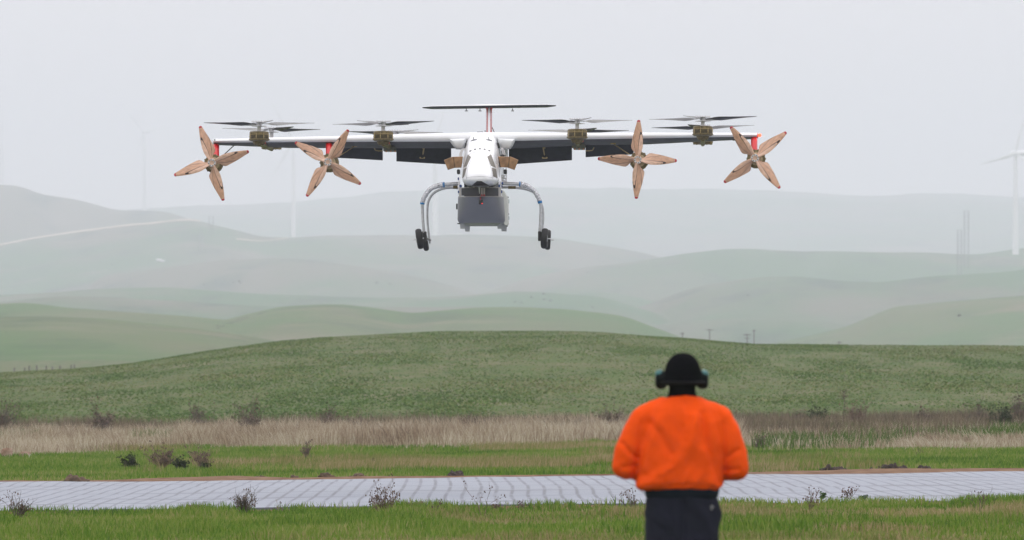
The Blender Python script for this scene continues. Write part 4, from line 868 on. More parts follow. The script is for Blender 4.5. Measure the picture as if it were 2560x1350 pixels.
def twigs(name, px, py, hpx, wpx, label, cat='bush', n=14, Y=None, m=None, seeds=0, leaves=0, rg=None, spread=.8, forks=3, group=None, seedm=None, leafm=None, rad=.007):
    """woody plant grown from one root: stems that fork, with seed heads or leaves as its own parts"""
    rg = random.Random(int(px * 7 + py)); Y = Y or 24177 / (py - 945); X = gx(px, Y); z = landz(X, Y) - .01; H = CH + (HY - (py - hpx)) / F * Y - z; W = wpx / F * Y / 2
    mb = MB(); tips = []
    def grow(p, d, ln, r, lev):
        k = 3; pts = [p]
        for i in range(k):
            d = (d + Vector((rg.gauss(0, .16), rg.gauss(0, .16), rg.gauss(.03, .10)))).normalized(); pts.append(pts[-1] + d * ln / k)
        mb.tube(pts, [r * (1 - .45 * i / k) for i in range(k + 1)], 4, caps=False)
        tips.append((pts[-1], d, lev))
        if lev > 0:
            for i in range(2 if lev < 2 else forks):
                q = pts[rg.choice([1, 2, 3])]; a = rg.uniform(0, 6.28); s_ = rg.uniform(.35, .8)
                grow(q, (d + Vector((math.cos(a) * s_, math.sin(a) * s_, rg.uniform(-.1, .35)))).normalized(), ln * rg.uniform(.45, .75), r * .62, lev - 1)
    mb.ball((X, Y, z + .01), .010 + .012 * W, 8, 5)
    for i in range(n):
        a = rg.uniform(0, 6.28); q = rg.random() ** .6 * spread; d = Vector((math.cos(a) * q * W / max(H, .01) * 1.3, math.sin(a) * q * W / max(H, .01) * 1.3, 1)).normalized()
        grow(Vector((X + math.cos(a) * .006 * W, Y + math.sin(a) * .006 * W, z)), d, H * rg.uniform(.45, .72), rad * .8 * (Y / 75) ** .6, 2)
    if seeds:
        sb = mb; sb.mi = 1
        for p, d, lev in tips:
            if rg.random() < seeds:
                for _ in range(3): s_ = rg.uniform(.005, .0105) * Y / 75; q = p + Vector((rg.gauss(0, .02), rg.gauss(0, .02), rg.gauss(0, .015))); sb.ball(q, s_, 5, 3, 1, 1, 1.3)
    o = mb.build(name, [m or m_twig, seedm or m_seed], None, fix=False, origin=(X, Y, z)); tag(o, label, cat, group)
    if leaves:
        lb = MB()
        for p, d, lev in tips:
            for _ in range(leaves):
                c = p + Vector((rg.gauss(0, .05), rg.gauss(0, .05), rg.gauss(-.02, .04))) * (H * 1.2); u = Vector((rg.gauss(0, 1), rg.gauss(0, 1), rg.gauss(0, .6))).normalized(); v = u.cross(Vector((rg.gauss(0, 1), rg.gauss(0, 1), 1))).normalized(); s_ = rg.uniform(.015, .035) * Y / 100
                if c.z < z: c.z = z + .02
                lb.add([c - u * s_, c + v * s_ * .45, c + u * s_, c - v * s_ * .45], [(0, 1, 2, 3)])
        lb.build('foliage', leafm or m_leaf, o, fix=False)
    return o
T = twigs
T('dry_bush', 42, 1298, 60, 75, 'brown twiggy dry bush on the near pad edge at the far left of the picture', n=13, Y=70.5, seeds=.25)
T('dry_bush', 612, 1283, 56, 84, 'roundest grey brown dry bush standing against the pale pad between two earth mounds', n=26, Y=72.8, seeds=.1)
T('dry_bush', 958, 1300, 84, 95, 'tall loose reddish dry bush beside the largest earth mound of the near pad edge', n=11, Y=70.4, m=m_twig_red, seeds=.75, rad=.006)
T('dead_weed', 1205, 1300, 86, 70, 'arching dead weed with drooping seed heads rising over the pad centre', 'weed', n=2, Y=69.5, m=m_twig_red, seeds=.6, forks=2, rad=.005, spread=1)
T('dead_weed', 1095, 1290, 36, 24, 'short dead weed just right of the largest near earth mound', 'weed', n=2, Y=70.5, m=m_twig, seeds=.3, rad=.004)
T('dead_weed', 1240, 1282, 24, 26, 'low dead weed with seed clusters on the near pad edge right of the arching weed', 'weed', n=4, Y=72.5, m=m_twig_red, seeds=.6, rad=.004)
T('dead_weed', 1308, 1282, 28, 16, 'slender dead weed alone on the pad edge between the arching weed and the person', 'weed', n=2, Y=72.5, m=m_twig_red, seeds=.4, rad=.004)
T('dead_weed', 1580, 1288, 62, 60, 'dead branching weed beside the left leg of the person in orange', 'weed', n=6, Y=71, m=m_twig, seeds=.35, rad=.005)
T('dead_weed', 2025, 1286, 68, 46, 'dark stemmed dead weed at the pad edge right of the person', 'weed', n=5, Y=71, m=m_twig_red, seeds=.4, rad=.005)
T('dead_weed', 2122, 1258, 42, 34, 'small tree shaped reddish weed in front of the pad right of the dark stemmed weed', 'weed', n=4, Y=75.5, m=m_twig_red, seeds=.5, rad=.005)
T('dead_weed', 2450, 1296, 74, 50, 'pale thin dead weed below the clod heap on the near pad edge at right', 'weed', n=4, Y=69.8, m=m_twig, seeds=.25, rad=.004)
T('dead_weed', 700, 1283, 30, 30, 'small thin weed right of the roundest dry bush at the near pad edge', 'weed', n=2, Y=72.3, m=m_twig_pale, seeds=.2, rad=.004)
T('green_weed', 2160, 1258, 20, 26, 'small leafy green weed on the near pad edge right of the tree shaped weed', 'weed', n=4, Y=75, m=m_leaf, leaves=4, leafm=mat('fresh_leaf', (.06, .12, .025), .7), rad=.004)
T('green_weed', 2055, 1256, 24, 30, 'leafy green weed on the near pad edge left of the tree shaped weed', 'weed', n=4, Y=75.2, m=m_leaf, leaves=4, leafm=bpy.data.materials['fresh_leaf'], rad=.004)
# between the pad and the dry grass belt
T('dark_shrub', 326, 1163, 22, 50, 'low dark green shrub left of the group of three on the green strip', n=14, Y=110.5, m=m_twig, leaves=5)
T('dark_shrub', 450, 1170, 22, 46, 'low dark green shrub amid pale twigs on the green strip at left', n=14, Y=107.5, m=m_twig, leaves=5)
T('dark_shrub', 512, 1171, 14, 40, 'flattest dark green shrub at the right end of the trio on the green strip', n=9, Y=106.8, m=m_twig, leaves=5)
T('twiggy_bush', 405, 1168, 50, 100, 'wide pale twiggy bush on the green strip between the two dark shrubs', n=34, Y=109, m=m_twig_pale, seeds=.3, rad=.008)
T('twiggy_bush', 505, 1170, 48, 70, 'pale twiggy bush growing behind the flattest dark shrub', n=24, Y=108, m=m_twig_pale, seeds=.3, rad=.008)
T('twiggy_bush', 765, 1142, 30, 44, 'small olive brown bush at the lower edge of the dry grass left of centre', n=12, Y=121, m=m_twig, seeds=.3)
T('green_weed', 938, 1167, 16, 34, 'little dark leafy weed on the green strip behind the pad centre', 'weed', n=6, Y=108.5, m=m_leaf, leaves=5, rad=.005)
T('twiggy_bush', 2300, 1150, 30, 64, 'flat arching reddish twigs lying on the green strip at right', n=10, Y=118, m=m_twig_red, rad=.005, spread=1.2)
T('dark_shrub', 1900, 1130, 36, 46, 'purplish bare shrub in the dry grass just right of the person', n=16, Y=128, m=m_twig, leaves=1, leafm=m_seed)
# along the back of the dry grass
for px, py, h, w, m, lv, lab in ((8, 1070, 62, 40, m_twig, 1, 'dark brown shrub in the dry grass at the extreme left of the picture'), (255, 1085, 66, 66, m_twig, 2, 'rounded dark brown shrub above the dry grass left of the widest brown shrub'),
        (500, 1085, 60, 60, m_twig, 1, 'thin brown shrub between the rounded and the widest brown shrub'), (625, 1088, 76, 100, m_twig, 2, 'widest and tallest brown shrub at the back of the dry grass on the left'),
        (822, 1085, 56, 18, m_twig, 2, 'narrow dark upright shrub sticking out of the dry grass left of centre'), (895, 1085, 44, 30, m_twig, 1, 'small brown twiggy shrub in the dry grass left of centre'),
        (1170, 1090, 50, 60, m_twig, 1, 'dull brown shrub half buried in the dry grass at the centre'), (1530, 1080, 60, 60, m_twig, 1, 'brown shrub in the dry grass just left of the orange jacket'),
        (2040, 1075, 48, 50, m_leaf, 4, 'dark green leaning shrub right of the person at the back of the dry grass'), (1990, 1078, 50, 60, m_twig, 1, 'grey brown shrub nearest the right shoulder of the orange jacket'),
        (2140, 1078, 66, 40, m_twig_red, 1, 'thin reddish shrub directly right of the tall single weed'), (2310, 1068, 46, 44, m_twig, 1, 'small purplish shrub on the right third of the dry grass skyline'),
        (2440, 1068, 52, 70, m_twig, 1, 'purplish shrub behind the dry grass left of the corner shrub pair'), (2510, 1078, 52, 60, m_leaf, 4, 'dark grey green shrub near the right edge of the picture'), (2552, 1068, 66, 50, m_twig, 2, 'tall dark brown shrub cut by the right edge of the picture')):
    T('brown_shrub', px, py, h, w, lab, n=20, Y=float(160 + (px * 7 % 9)), m=m, leaves=lv, leafm=m_leaf if m is m_leaf else m_seed, rad=.010)
# the single tall weed
rg = random.Random(3); Y = 156.0; X = gx(2107, Y); z = landz(X, Y); t_ = MB(); top = at(2110, 985, Y); P = [Vector((X, Y, z)), Vector((X + .01, Y, z + .5)), Vector((X + .05, Y, z + .95)), top]
t_.tube(P, [.012, .010, .009, .007], 6); 
for i in range(24):
    a = rg.uniform(0, 6.28); q = top + Vector((0, 0, rg.uniform(-.16, .06))); e_ = q + Vector((math.cos(a) * rg.uniform(.04, .17), math.sin(a) * .12, rg.uniform(-.02, .10))); t_.tube([q, (q + e_) / 2 + Vector((0, 0, .01)), e_], .004, 4)
t_.mi = 1
for i in range(60): t_.ball(top + Vector((rg.gauss(0, .09), rg.gauss(0, .06), rg.gauss(-.02, .06))), .010, 5, 3)
tw = tag(t_.build('tall_weed', [m_twig, m_seed], None, fix=False, origin=(X, Y, z)), 'tall single dead weed with a bare stem and flat twiggy head right of the person', 'weed')
# earth clods and mounds
def clod(name, px, py, wpx, hpx, label, Y, m, seed, cat='earth clod', lumps=13):
    rg = random.Random(seed); X = gx(px, Y); z = landz(X, Y); W = wpx / F * Y; H = hpx / F * Y * (1.2 if Y > 90 else .85); bm = bmesh.new()
    for i in range(lumps):
        u = (i + .5) / lumps * 2 - 1; u += rg.uniform(-.1, .1); r = H * rg.uniform(.35, .62) * (1 - .45 * abs(u)); M = Matrix.Translation((X + u * W * .46, Y + rg.uniform(-.3, .3) * H * 1.5, z + r * rg.uniform(.35, 1.0) * (1 - .3 * abs(u)))) @ Matrix.Diagonal((rg.uniform(1, 1.7), 1.2, rg.uniform(.8, 1.1), 1))
        bmesh.ops.create_icosphere(bm, subdivisions=3, radius=r, matrix=M)
    V = np.array([v.co for v in bm.verts]); Fc = [[v.index for v in f.verts] for f in bm.faces]; bm.free()
    nn = (fbm(V[:, 0] * 9 / max(H, .1) * .3, V[:, 2] * 20 + V[:, 1] * 13, 3, seed) - .5) * H * .8; V[:, 2] += nn; V[:, 0] += (fbm(V[:, 2] * 40, V[:, 0] * 30, 3, seed + 1) - .5) * H * .6
    o = mesh(name, V, Fc, m, None, origin=(X, Y, z)); rmd = o.modifiers.new('join', 'REMESH'); rmd.mode = 'VOXEL'; rmd.voxel_size = max(.006, H / 22)
    return tag(o, label, cat)
clod('earth_mound', 190, 1211, 40, 30, 'upright brown turf lump on the far pad edge at left', 91.5 + 3.9, m_clod, 1, 'earth clod', 7)
clod('earth_mound', 481, 1279, 70, 26, 'low brown earth mound left of the roundest dry bush on the near pad edge', 73.0, m_clod, 2)
clod('earth_mound', 1042, 1280, 92, 24, 'largest brown earth mound on the near pad edge beside the reddish bush', 73.0, m_clod, 3, lumps=16)
clod('earth_mound', 2486, 1256, 98, 28, 'row of brown clods on the near pad edge at the right', 73.0, m_clod, 4, lumps=11)
clod('earth_mound', 172, 1283, 32, 16, 'smallest brown mound at the near pad edge on the left', 73.0, m_clod, 5, lumps=5)
for i, (px, w_, h_, m, lab) in enumerate(((655, 30, 9, m_clod, 'small brown clod on the far pad edge above the dry bush'), (735, 20, 10, m_clod, 'small brown clod between two others on the far pad edge left of centre'), (818, 44, 14, m_clod, 'wide brown clod left of the pale crumbly one on the far pad edge'),
        (892, 30, 16, m_clod, 'pale crumbly clod on the far pad edge left of centre'), (1140, 36, 17, m_clod_dark, 'dark jagged clod alone on the far pad edge at the centre'), (1425, 30, 8, m_clod_dark, 'small dark clod on the far pad edge left of the orange jacket'),
        (2080, 66, 14, m_clod_dark, 'dark earth heap on the soil bank, leftmost of three right of the person'), (2228, 72, 17, m_clod_dark, 'dark jagged earth heap in the middle of the soil bank at right'), (2310, 34, 11, m_clod_dark, 'small dark earth heap, last of three on the soil bank at right'), (2178, 10, 6, m_clod_dark, 'tiny dark lump between the two larger earth heaps at right'))):
    X = gx(px, 97); clod('earth_clod', px, 0, w_, h_, lab, float(vfv(X)) + .15 + (.4 if px > 2000 else 0), m, 20 + i)
def rock(px, w_, h_, Y, lab, seed, m=None):
    X = gx(px, Y); z = landz(X, Y); bm = bmesh.new(); bmesh.ops.create_icosphere(bm, subdivisions=4, radius=1); rg = random.Random(seed)
    W, H = w_ / F * Y / 2, h_ / F * Y; V = np.array([v.co for v in bm.verts]); Fc = [[v.index for v in f.verts] for f in bm.faces]; bm.free()
    d = 1 + (fbm(V[:, 0] * 1.6 + seed, V[:, 2] * 1.6 + V[:, 1], 3, seed) - .5) * .6; V = V * d[:, None]; V = np.clip(V, [-.85, -.9, -1], [.9, .9, .8])
    V = V * [W, W * .9, H * .72] + [X, Y, z + H * .42]; return tag(mesh('field_rock', V, Fc, m or m_rock, None, smooth=False, origin=(X, Y, z)), lab, 'rock')
rock(17, 32, 25, 128.5, 'larger rounded reddish rock at the left edge below the dry grass', 3)
rock(62, 34, 16, 129, 'lower flat reddish rock second from the left edge', 5)
rock(76, 9, 9, 128.2, 'small white topped stone beside the flat reddish rock', 8, mat('white_stone', (.7, .66, .6), .8))
rock(1855, 9, 6, 84, 'tiny dark stone lying on the pad right of the person', 9, m_clod_dark)
# ================================================================== FAR THINGS
m_turb = mat('turbine_white', (.86, .86, .87), .5)
m_steel = mat('dull_steel', (.09, .10, .11), .7, spec=.1)
m_pole = mat('weathered_pole', (.10, .085, .07), .9)
def turbine(px, hub_y, Y, ang, label, br=24.0, base_r=2.0, yaw=0):
    X = gx(px, Y); z = landz(X, Y) - 1; hub = at(px, hub_y, Y).z; o = empty('wind_turbine', (X, Y, z), label, 'wind turbine', 'wind turbines on the misty hills')
    H = hub - z; MB().lathe((0, 0, 0), [(base_r * (1 - .45 * k / 8), (H - 1.4) * k / 8) for k in range(9)], 'z', 24).build('tower', m_turb, o, auto=40)
    n_ = MB().tube([(-3.4 * math.cos(yaw), -3.4 * math.sin(yaw), H), (-2.4 * math.cos(yaw), -2.4 * math.sin(yaw), H), (5.5 * math.cos(yaw), 5.5 * math.sin(yaw), H + .2), (6.5 * math.cos(yaw), 6.5 * math.sin(yaw), H + .1)], [.5, 1.7, 1.6, .9], 12) if abs(yaw) < 1 else MB().tube([(0, -3.2, H), (0, -2, H), (0, 5, H), (0, 6, H)], [.5, 1.7, 1.6, .9], 12)
    nc = n_.build('nacelle', m_turb, o, auto=50)
    c = Vector((0, -3, H))
    for k in range(3):
        a = R(ang + 120 * k); d = Vector((math.cos(a), 0, math.sin(a))); s_ = Vector((-d.z, .25, d.x)).normalized(); nn = d.cross(s_)
        MB().loft([[c + d * (br * r) + s_ * w_ * x + nn * w_ * .25 * y for x, y in ((-.3, 0), (0, .5), (.7, 0), (0, -.5))] for r, w_ in ((.02, .9), (.08, 1.0), (.2, 1.9), (.5, 1.3), (.8, .85), (1, .3))]).build('turbine_blade', m_turb, nc)
    return o
turbine(2539, 384, 3450, 197, 'clearest wind turbine with its tower standing at the right edge of the picture', 23.5, 2.0)
turbine(734, 350, 4700, 240, 'pale wind turbine whose tower rises behind the second wooden propeller from the left', 36, 2.35)
turbine(361, 330, 6600, 250, 'very faint wind turbine on the ridge left of the aircraft', 42, 2.8)
turbine(1088, 352, 4250, 72, 'wind turbine whose tower shows between the left wheels and the cargo pod', 25, 2.3)
turbine(4, 300, 7200, 100, 'faintest wind turbine on the hilltop at the left edge of the picture', 42, 3.0)
def lattice(px, top_y, Y, wpx, label):
    X = gx(px, Y); z = landz(X, Y) - .5; H = at(px, top_y, Y).z - z; W = wpx / F * Y / 2; o = MB()
    cs = [(-W, -W), (W, -W), (W, W), (-W, W)]
    for x, y in cs: o.tube([(X + x, Y + y, z), (X + x, Y + y, z + H)], .11, 4)
    n = int(H / (2.6 * W)); 
    for i in range(n):
        a, b_ = z + H * i / n, z + H * (i + 1) / n
        for j in range(4):
            p, q = cs[j], cs[(j + 1) % 4]; o.tube([(X + p[0], Y + p[1], a), (X + q[0], Y + q[1], b_)], .06, 3); o.tube([(X + p[0], Y + p[1], b_), (X + q[0], Y + q[1], b_)], .06, 3)
    tag(o.build('lattice_mast', m_steel, None, fix=False, origin=(X, Y, z)), label, 'lattice mast', 'lattice masts in the mist')
lattice(528, 541, 3900, 11, 'taller grey lattice mast on the left hills below the outer wooden propeller')
lattice(502, 574, 3750, 9, 'shorter grey lattice mast on the left hills, left of its taller twin')
lattice(2416, 527, 3300, 11, 'taller lattice mast on the right hills, left of the clearest turbine')
lattice(2399, 575, 3200, 10, 'shorter lattice mast on the right hills beside its taller twin')
for px, ty, aw, lab in ((1706, 831, 12, 'leftmost T shaped utility pole peeping over the near hill'), (1774, 822, 18, 'tallest T shaped utility pole over the near hill, second from the left'), (1868, 834, 20, 'utility pole with a double crossarm over the near hill left of its close neighbour'), (1885, 824, 9, 'utility pole with the shorter crossarm right behind the double armed one'), (2098, 853, 14, 'low utility pole tip showing over the near hill farther right')):
    Y = 1250.0; X = gx(px, Y); z = landz(X, Y); top = at(px, ty, Y).z; o = empty('utility_pole', (X, Y, z - .5), lab, 'utility pole', 'utility poles beyond the near hill')
    H = top - z + .5; MB().tube([(0, 0, 0), (0, 0, H)], [.2, .13], 8).build('pole', m_pole, o); a = aw / F * Y / 2
    MB().box((-a, -.25, H - .35), (a, -.13, H - .15)).build('crossarm', m_pole, o)
    if aw == 20: MB().box((-a * .7, -.25, H - 1.1), (a * .7, -.13, H - .92)).build('crossarm', m_pole, o)
# fence posts low on the left
fx0, fx1 = gx(34, 640), gx(186, 640); fe = empty('wire_fence', (fx0, 640, landz(fx0, 640)), 'short line of dark fence posts behind the near hill at far left', 'fence')
for i, (px, ty) in enumerate(((36, 919), (62, 919), (73, 914), (92, 913), (116, 914), (131, 916), (150, 914), (178, 912), (186, 911))):
    X = gx(px, 640); z = landz(X, 640); top = at(px, ty, 640).z; z = min(z, top - 1); MB().tube([(X - fx0, 0, z - landz(fx0, 640)), (X - fx0, 0, top - landz(fx0, 640))], .09, 6).build('fence_post', m_pole, fe)
# tracks on the far hills
m_track = mat('pale_track', (.46, .38, .29), .95, var=.15, vscale=.02)
def track(name, pts, y0, y1, thick):
    """a graded track that keeps just below a crest: pts are (photo x, pixels below the crest)"""
    pxs = np.linspace(pts[0][0], pts[-1][0], 90); V = []; Yr = np.arange(y0, y1, 8.0)
    for p in pxs:
        ang = (land(gx(p, Yr), Yr) - CH) / Yr * F; k = int(np.argmax(ang)); d = float(np.interp(p, [q[0] for q in pts], [q[1] for q in pts]))
        rise = np.maximum.accumulate(ang[:k + 1]); a_, b_ = [Yr[min(int(np.searchsorted(rise, ang[k] - q)), k)] for q in (d + thick, d)]
        b_ = max(b_, a_ + 12)
        for t in np.linspace(0, 1, 7): yy = a_ + (b_ - a_) * t; x = gx(p, yy); V.append((x, yy, landz(x, yy) + .5))
    a = np.array([i * 7 + j for i in range(89) for j in range(6)]); o = big_mesh(name, np.array(V), np.stack([a, a + 7, a + 8, a + 1], -1), m_track, origin=V[len(V) // 2]); return tag(o, kind='structure')
track('hill_track', [(-900, 1), (0, .5), (300, .5), (500, .5)], 3300, 4400, 4.0)
track('hill_track', [(590, 24), (650, 14), (720, 3)], 3300, 4400, 1.6)
# sheds
def shed(px, py, Y, wpx, hpx, lab):
    X = gx(px, Y); z = landz(X, Y); W = wpx / F * Y / 2; H = hpx / F * Y; o = empty('farm_shed', (X, Y, z), lab, 'shed')
    MB().box((-W, -3, -1), (W, 3, H * .6)).build('wall', mat('shed_wall', (.55, .55, .55), .7) if 'shed_wall' not in bpy.data.materials else bpy.data.materials['shed_wall'], o)
    MB().loft([[(x, -3.3, H * .6), (x, 0, H), (x, 3.3, H * .6)] for x in (-W - .4, W + .4)]).build('roof', mat('shed_roof', (.6, .6, .62), .5) if 'shed_roof' not in bpy.data.materials else bpy.data.materials['shed_roof'], o)
shed(397, 628, 3700, 10, 6, 'left half of the white shed pair on the misty left hillside'); shed(407, 628, 3690, 8, 5, 'right hand white shed of the pair on the misty left hillside')
shed(1140, 597, 4200, 26, 4, 'long low white shed on the ridge right of the left wheels')
# far bushes: dark dots
m_farbush = mat('far_bush', (.03, .045, .025), .9, var=.3, vscale=1)
bm = bmesh.new(); bmesh.ops.create_icosphere(bm, subdivisions=3, radius=1)
for v in bm.verts: v.co *= 1 + .35 * (float(vnoise(np.array(v.co.x * 2.3 + 5), np.array(v.co.z * 2.3 + v.co.y), 5)) - .5); v.co.z = max(v.co.z, -.5)
fbme = bpy.data.meshes.new('far_bush_crown'); bm.to_mesh(fbme); bm.free(); fbme.materials.append(m_farbush)
def sight(px, py, lo=500, hi=6000):
    Ys_ = np.arange(lo, hi, 5.0); hit = np.nonzero(land(gx(px, Ys_), Ys_) >= CH + (HY - py) / F * Ys_)[0]
    return float(Ys_[hit[0]]) if len(hit) else None
gm = MB(); rg = random.Random(12)
for line, wd, cnt in (([(540, 822), (575, 808), (610, 796), (668, 780)], 5, 150), ([(600, 786), (640, 774)], 3, 30), ([(1960, 806), (2120, 762), (2330, 748)], 3, 70), ([(2300, 748), (2560, 741)], 5, 110), ([(1700, 812), (1840, 792), (1900, 790)], 2, 40), ([(620, 742), (860, 760)], 4, 60), ([(300, 648), (480, 660)], 5, 24)):
    for i in range(cnt):
        t = rg.random() * (len(line) - 1); j = int(t); f = t - j; px = line[j][0] * (1 - f) + line[j + 1][0] * f + rg.gauss(0, 3); py = line[j][1] * (1 - f) + line[j + 1][1] * f + rg.gauss(0, wd * .4)
        Y = sight(px, py)
        if not Y: continue
        s_ = Y / F * rg.uniform(.5, 1.3); X = gx(px, Y); z = landz(X, Y); gm.ball((X, Y, z + s_ * .2), 1, 6, 4, s_ * rg.uniform(1, 2.2), s_, s_ * .6)
m_scrub = mat('gully_scrub', (.05, .052, .034), .95, spec=.05, var=.5, vscale=.4)
tag(gm.build('gully_scrub', m_scrub, None, fix=False, origin=(0, 1500, 0)), 'dark low scrub lining the gullies of the misty hills', None, None, 'stuff')
pts = [(509, 712, 4), (583, 709, 5), (598, 705, 7), (601, 709, 5), (942, 709, 9), (974, 714, 7), (1287, 758, 6), (1303, 759, 3), (1329, 746, 4), (1358, 736, 4), (1360, 752, 4), (1376, 754, 3), (1481, 770, 4), (150, 650, 3), (143, 658, 3), (320, 632, 3), (280, 662, 3), (194, 618, 3), (343, 616, 3), (420, 648, 3), (482, 594, 4), (490, 640, 3), (580, 650, 3), (706, 652, 3), (1470, 684, 4), (1550, 672, 3), (2398, 792, 5), (1870, 740, 3)]
for px, py, s_ in pts:
    # find where the sight line meets the land
    Ys_ = np.arange(500, 5000, 6.0); zz = land(gx(px, Ys_), Ys_); ry = CH + (HY - py) / F * Ys_; hit = np.nonzero(zz >= ry)[0]
    if len(hit) == 0: continue
    Y = float(Ys_[hit[0]]); r = max(.6, s_ / F * Y / 2); X = gx(px, Y); o = bpy.data.objects.new('hillside_bush', fbme); COL.objects.link(o)
    o.location = (X, Y, landz(X, Y) + r * .3); o.scale = (r * 1.2, r, r * .8); o.rotation_euler = (0, 0, px); tag(o, 'small dark bush dotting a misty green hillside', 'bush', 'bushes dotted over the misty hills')
# ================================================================== THE PERSON
PX, PY = gx(1700.4, 34.0), 34.0
PZ = landz(PX, PY) + .012
per = empty('person', (PX, PY, PZ), 'person seen from behind in a bright orange jacket, black beanie and ear defenders', 'person')
def S(zx, zy): return ((zx - 541) / 1129.4, 1.7 - ((850 + zy / 2.7) - 945) / 418.3 - PZ)
m_skin = mat('skin', (.42, .20, .13), .55, var=.06, vscale=20)
m_jacket = mat('orange_jacket', (.83, .076, .0015), .85, spec=.12, var=.05, vscale=6, bump=.25, bscale=25)
m_knit = mat('black_knit', (.003, .0032, .0045), .95, spec=.02, bump=.5, bscale=90)
m_navy = mat('navy_band', (.008, .012, .022), .9, spec=.08, bump=.3, bscale=80)
m_trs = mat('charcoal_trousers', (.013, .014, .026), .9, spec=.12, var=.15, vscale=5, bump=.2, bscale=25)
m_boot = mat('boot_leather', (.03, .022, .016), .6)
m_teal2 = mat('teal_shell', (.012, .12, .12), .4)
m_cup = mat('black_cup', (.006, .008, .009), .7, spec=.06)
m_bandg = mat('headband_grey', (.006, .0065, .008), .7, spec=.05)
m_logo = mat('pale_logo', (.2, .2, .22), .5)
def cap(mb, pts, rad, n=14, sq=None):
    """capsule chain: spheres at the joints + tapered tubes, closed so that a voxel remesh can weld them"""
    for i in range(len(pts) - 1):
        mb.tube([pts[i], pts[i + 1]], [rad[i], rad[i + 1]], n, sq=None)
    for p, r in zip(pts, rad): mb.ball(p, r, n, 10)
def ell(mb, c, rx, ry, rz, n=20, m=14): mb.ball(c, 1, n, m, rx, ry, rz)
def weld(mb, name, m, voxel, smooth, parent, disp=None, it=6):
    o = mb.build(name, m, parent, smooth=True)
    r = o.modifiers.new('weld', 'REMESH'); r.mode = 'VOXEL'; r.voxel_size = voxel
    s_ = o.modifiers.new('soften', 'SMOOTH'); s_.factor = .5; s_.iterations = it
    dg = bpy.context.evaluated_depsgraph_get(); dg.update(); ev = o.evaluated_get(dg); me = bpy.data.meshes.new_from_object(ev); me.name = name
    o.modifiers.clear(); o.data = me
    if disp is not None:
        nv = len(me.vertices); co = np.empty(nv * 3); me.vertices.foreach_get('co', co); co = co.reshape(-1, 3); no = np.empty(nv * 3); me.vertex_normals.foreach_get('vector', no) if hasattr(me, 'vertex_normals') else me.vertices.foreach_get('normal', no); no = no.reshape(-1, 3)
        off = np.array(WORLD[o.name]); co = co + no * disp(co + off, no)[:, None]; me.vertices.foreach_set('co', co.ravel()); me.update()
    me.polygons.foreach_set('use_smooth', [True] * len(me.polygons)); 
    if not me.materials: me.materials.append(m)
    return o
shL, elL, haL = Vector((-.205, -.01, S(0, 530)[1])), Vector((-.327, -.02, S(0, 850)[1])), Vector((-.10, .26, S(0, 880)[1]))
shR, elR, haR = Vector((.215, -.01, S(0, 530)[1])), Vector((.331, -.02, S(0, 860)[1])), Vector((.12, .26, S(0, 890)[1]))
HC = S(560, 250); hx = HC[0]; hz = HC[1]
# --- body, one continuous skin
bd = MB()
ell(bd, (hx, .015, hz + .012), .078, .098, .112); ell(bd, (hx, .055, hz - .055), .055, .062, .062)   # skull, jaw
bd.ball((hx, .118, hz - .018), .014, 10, 8, .8, 1.1, 1.5); ell(bd, (hx, .108, hz - .058), .024, .012, .008, 12, 8); ell(bd, (hx, .098, hz - .092), .022, .02, .018, 12, 8)  # nose, mouth, chin
for s_ in (-1, 1):
    ell(bd, (hx + s_ * .079, .012, hz - .008), .008, .018, .03, 10, 8); ell(bd, (hx + s_ * .03, .10, hz + .012), .014, .012, .009, 10, 8)
cap(bd, [Vector((hx * .8, .0, hz - .06)), Vector((hx * .4, -.01, hz - .16)), Vector((0, -.015, hz - .22))], [.056, .060, .075])
cap(bd, [shL * 1, shR * 1], [.072, .072]); ell(bd, (0, 0, 1.32), .165, .115, .20); ell(bd, (0, 0, 1.10), .155, .115, .17); ell(bd, (0, 0, .96), .17, .12, .12)
for sh, el, ha, s_ in ((shL, elL, haL, -1), (shR, elR, haR, 1)):
    w_ = el.lerp(ha, .88); cap(bd, [sh, sh.lerp(el, .55), el, el.lerp(ha, .35), w_], [.058, .050, .040, .039, .027])
    dr_ = (ha - el).normalized(); side = Vector((0, 0, 1)); inn = Vector((-s_, 0, 0)); palm = w_ + dr_ * .05
    bd.tube([w_, w_ + dr_ * .05, w_ + dr_ * .09], [.026, .030, .026], 12); 
    for f in range(4):
        o_ = side * (.028 - f * .019); b0 = w_ + dr_ * .088 + o_; ln = (.040, .045, .042, .034)[f]
        cap(bd, [b0, b0 + dr_ * ln * .9 + inn * ln * .35, b0 + dr_ * ln * 1.1 + inn * ln * 1.1, b0 + dr_ * ln * .8 + inn * ln * 1.7], [.0095, .009, .0085, .0078], 8)
    tb0 = w_ + dr_ * .03 + side * .026; cap(bd, [tb0, tb0 + dr_ * .035 + side * .018 + inn * .015, tb0 + dr_ * .06 + side * .016 + inn * .035], [.012, .0105, .009], 8)
for s_ in (-1, 1):
    cap(bd, [Vector((s_ * .10, 0, .90)), Vector((s_ * .115, .02, .50)), Vector((s_ * .12, -.01, .10))], [.088, .058, .042]); cap(bd, [Vector((s_ * .12, -.03, .06)), Vector((s_ * .135, .14, .045))], [.042, .034])
weld(bd, 'body', m_skin, .0065, .5, per, it=2)
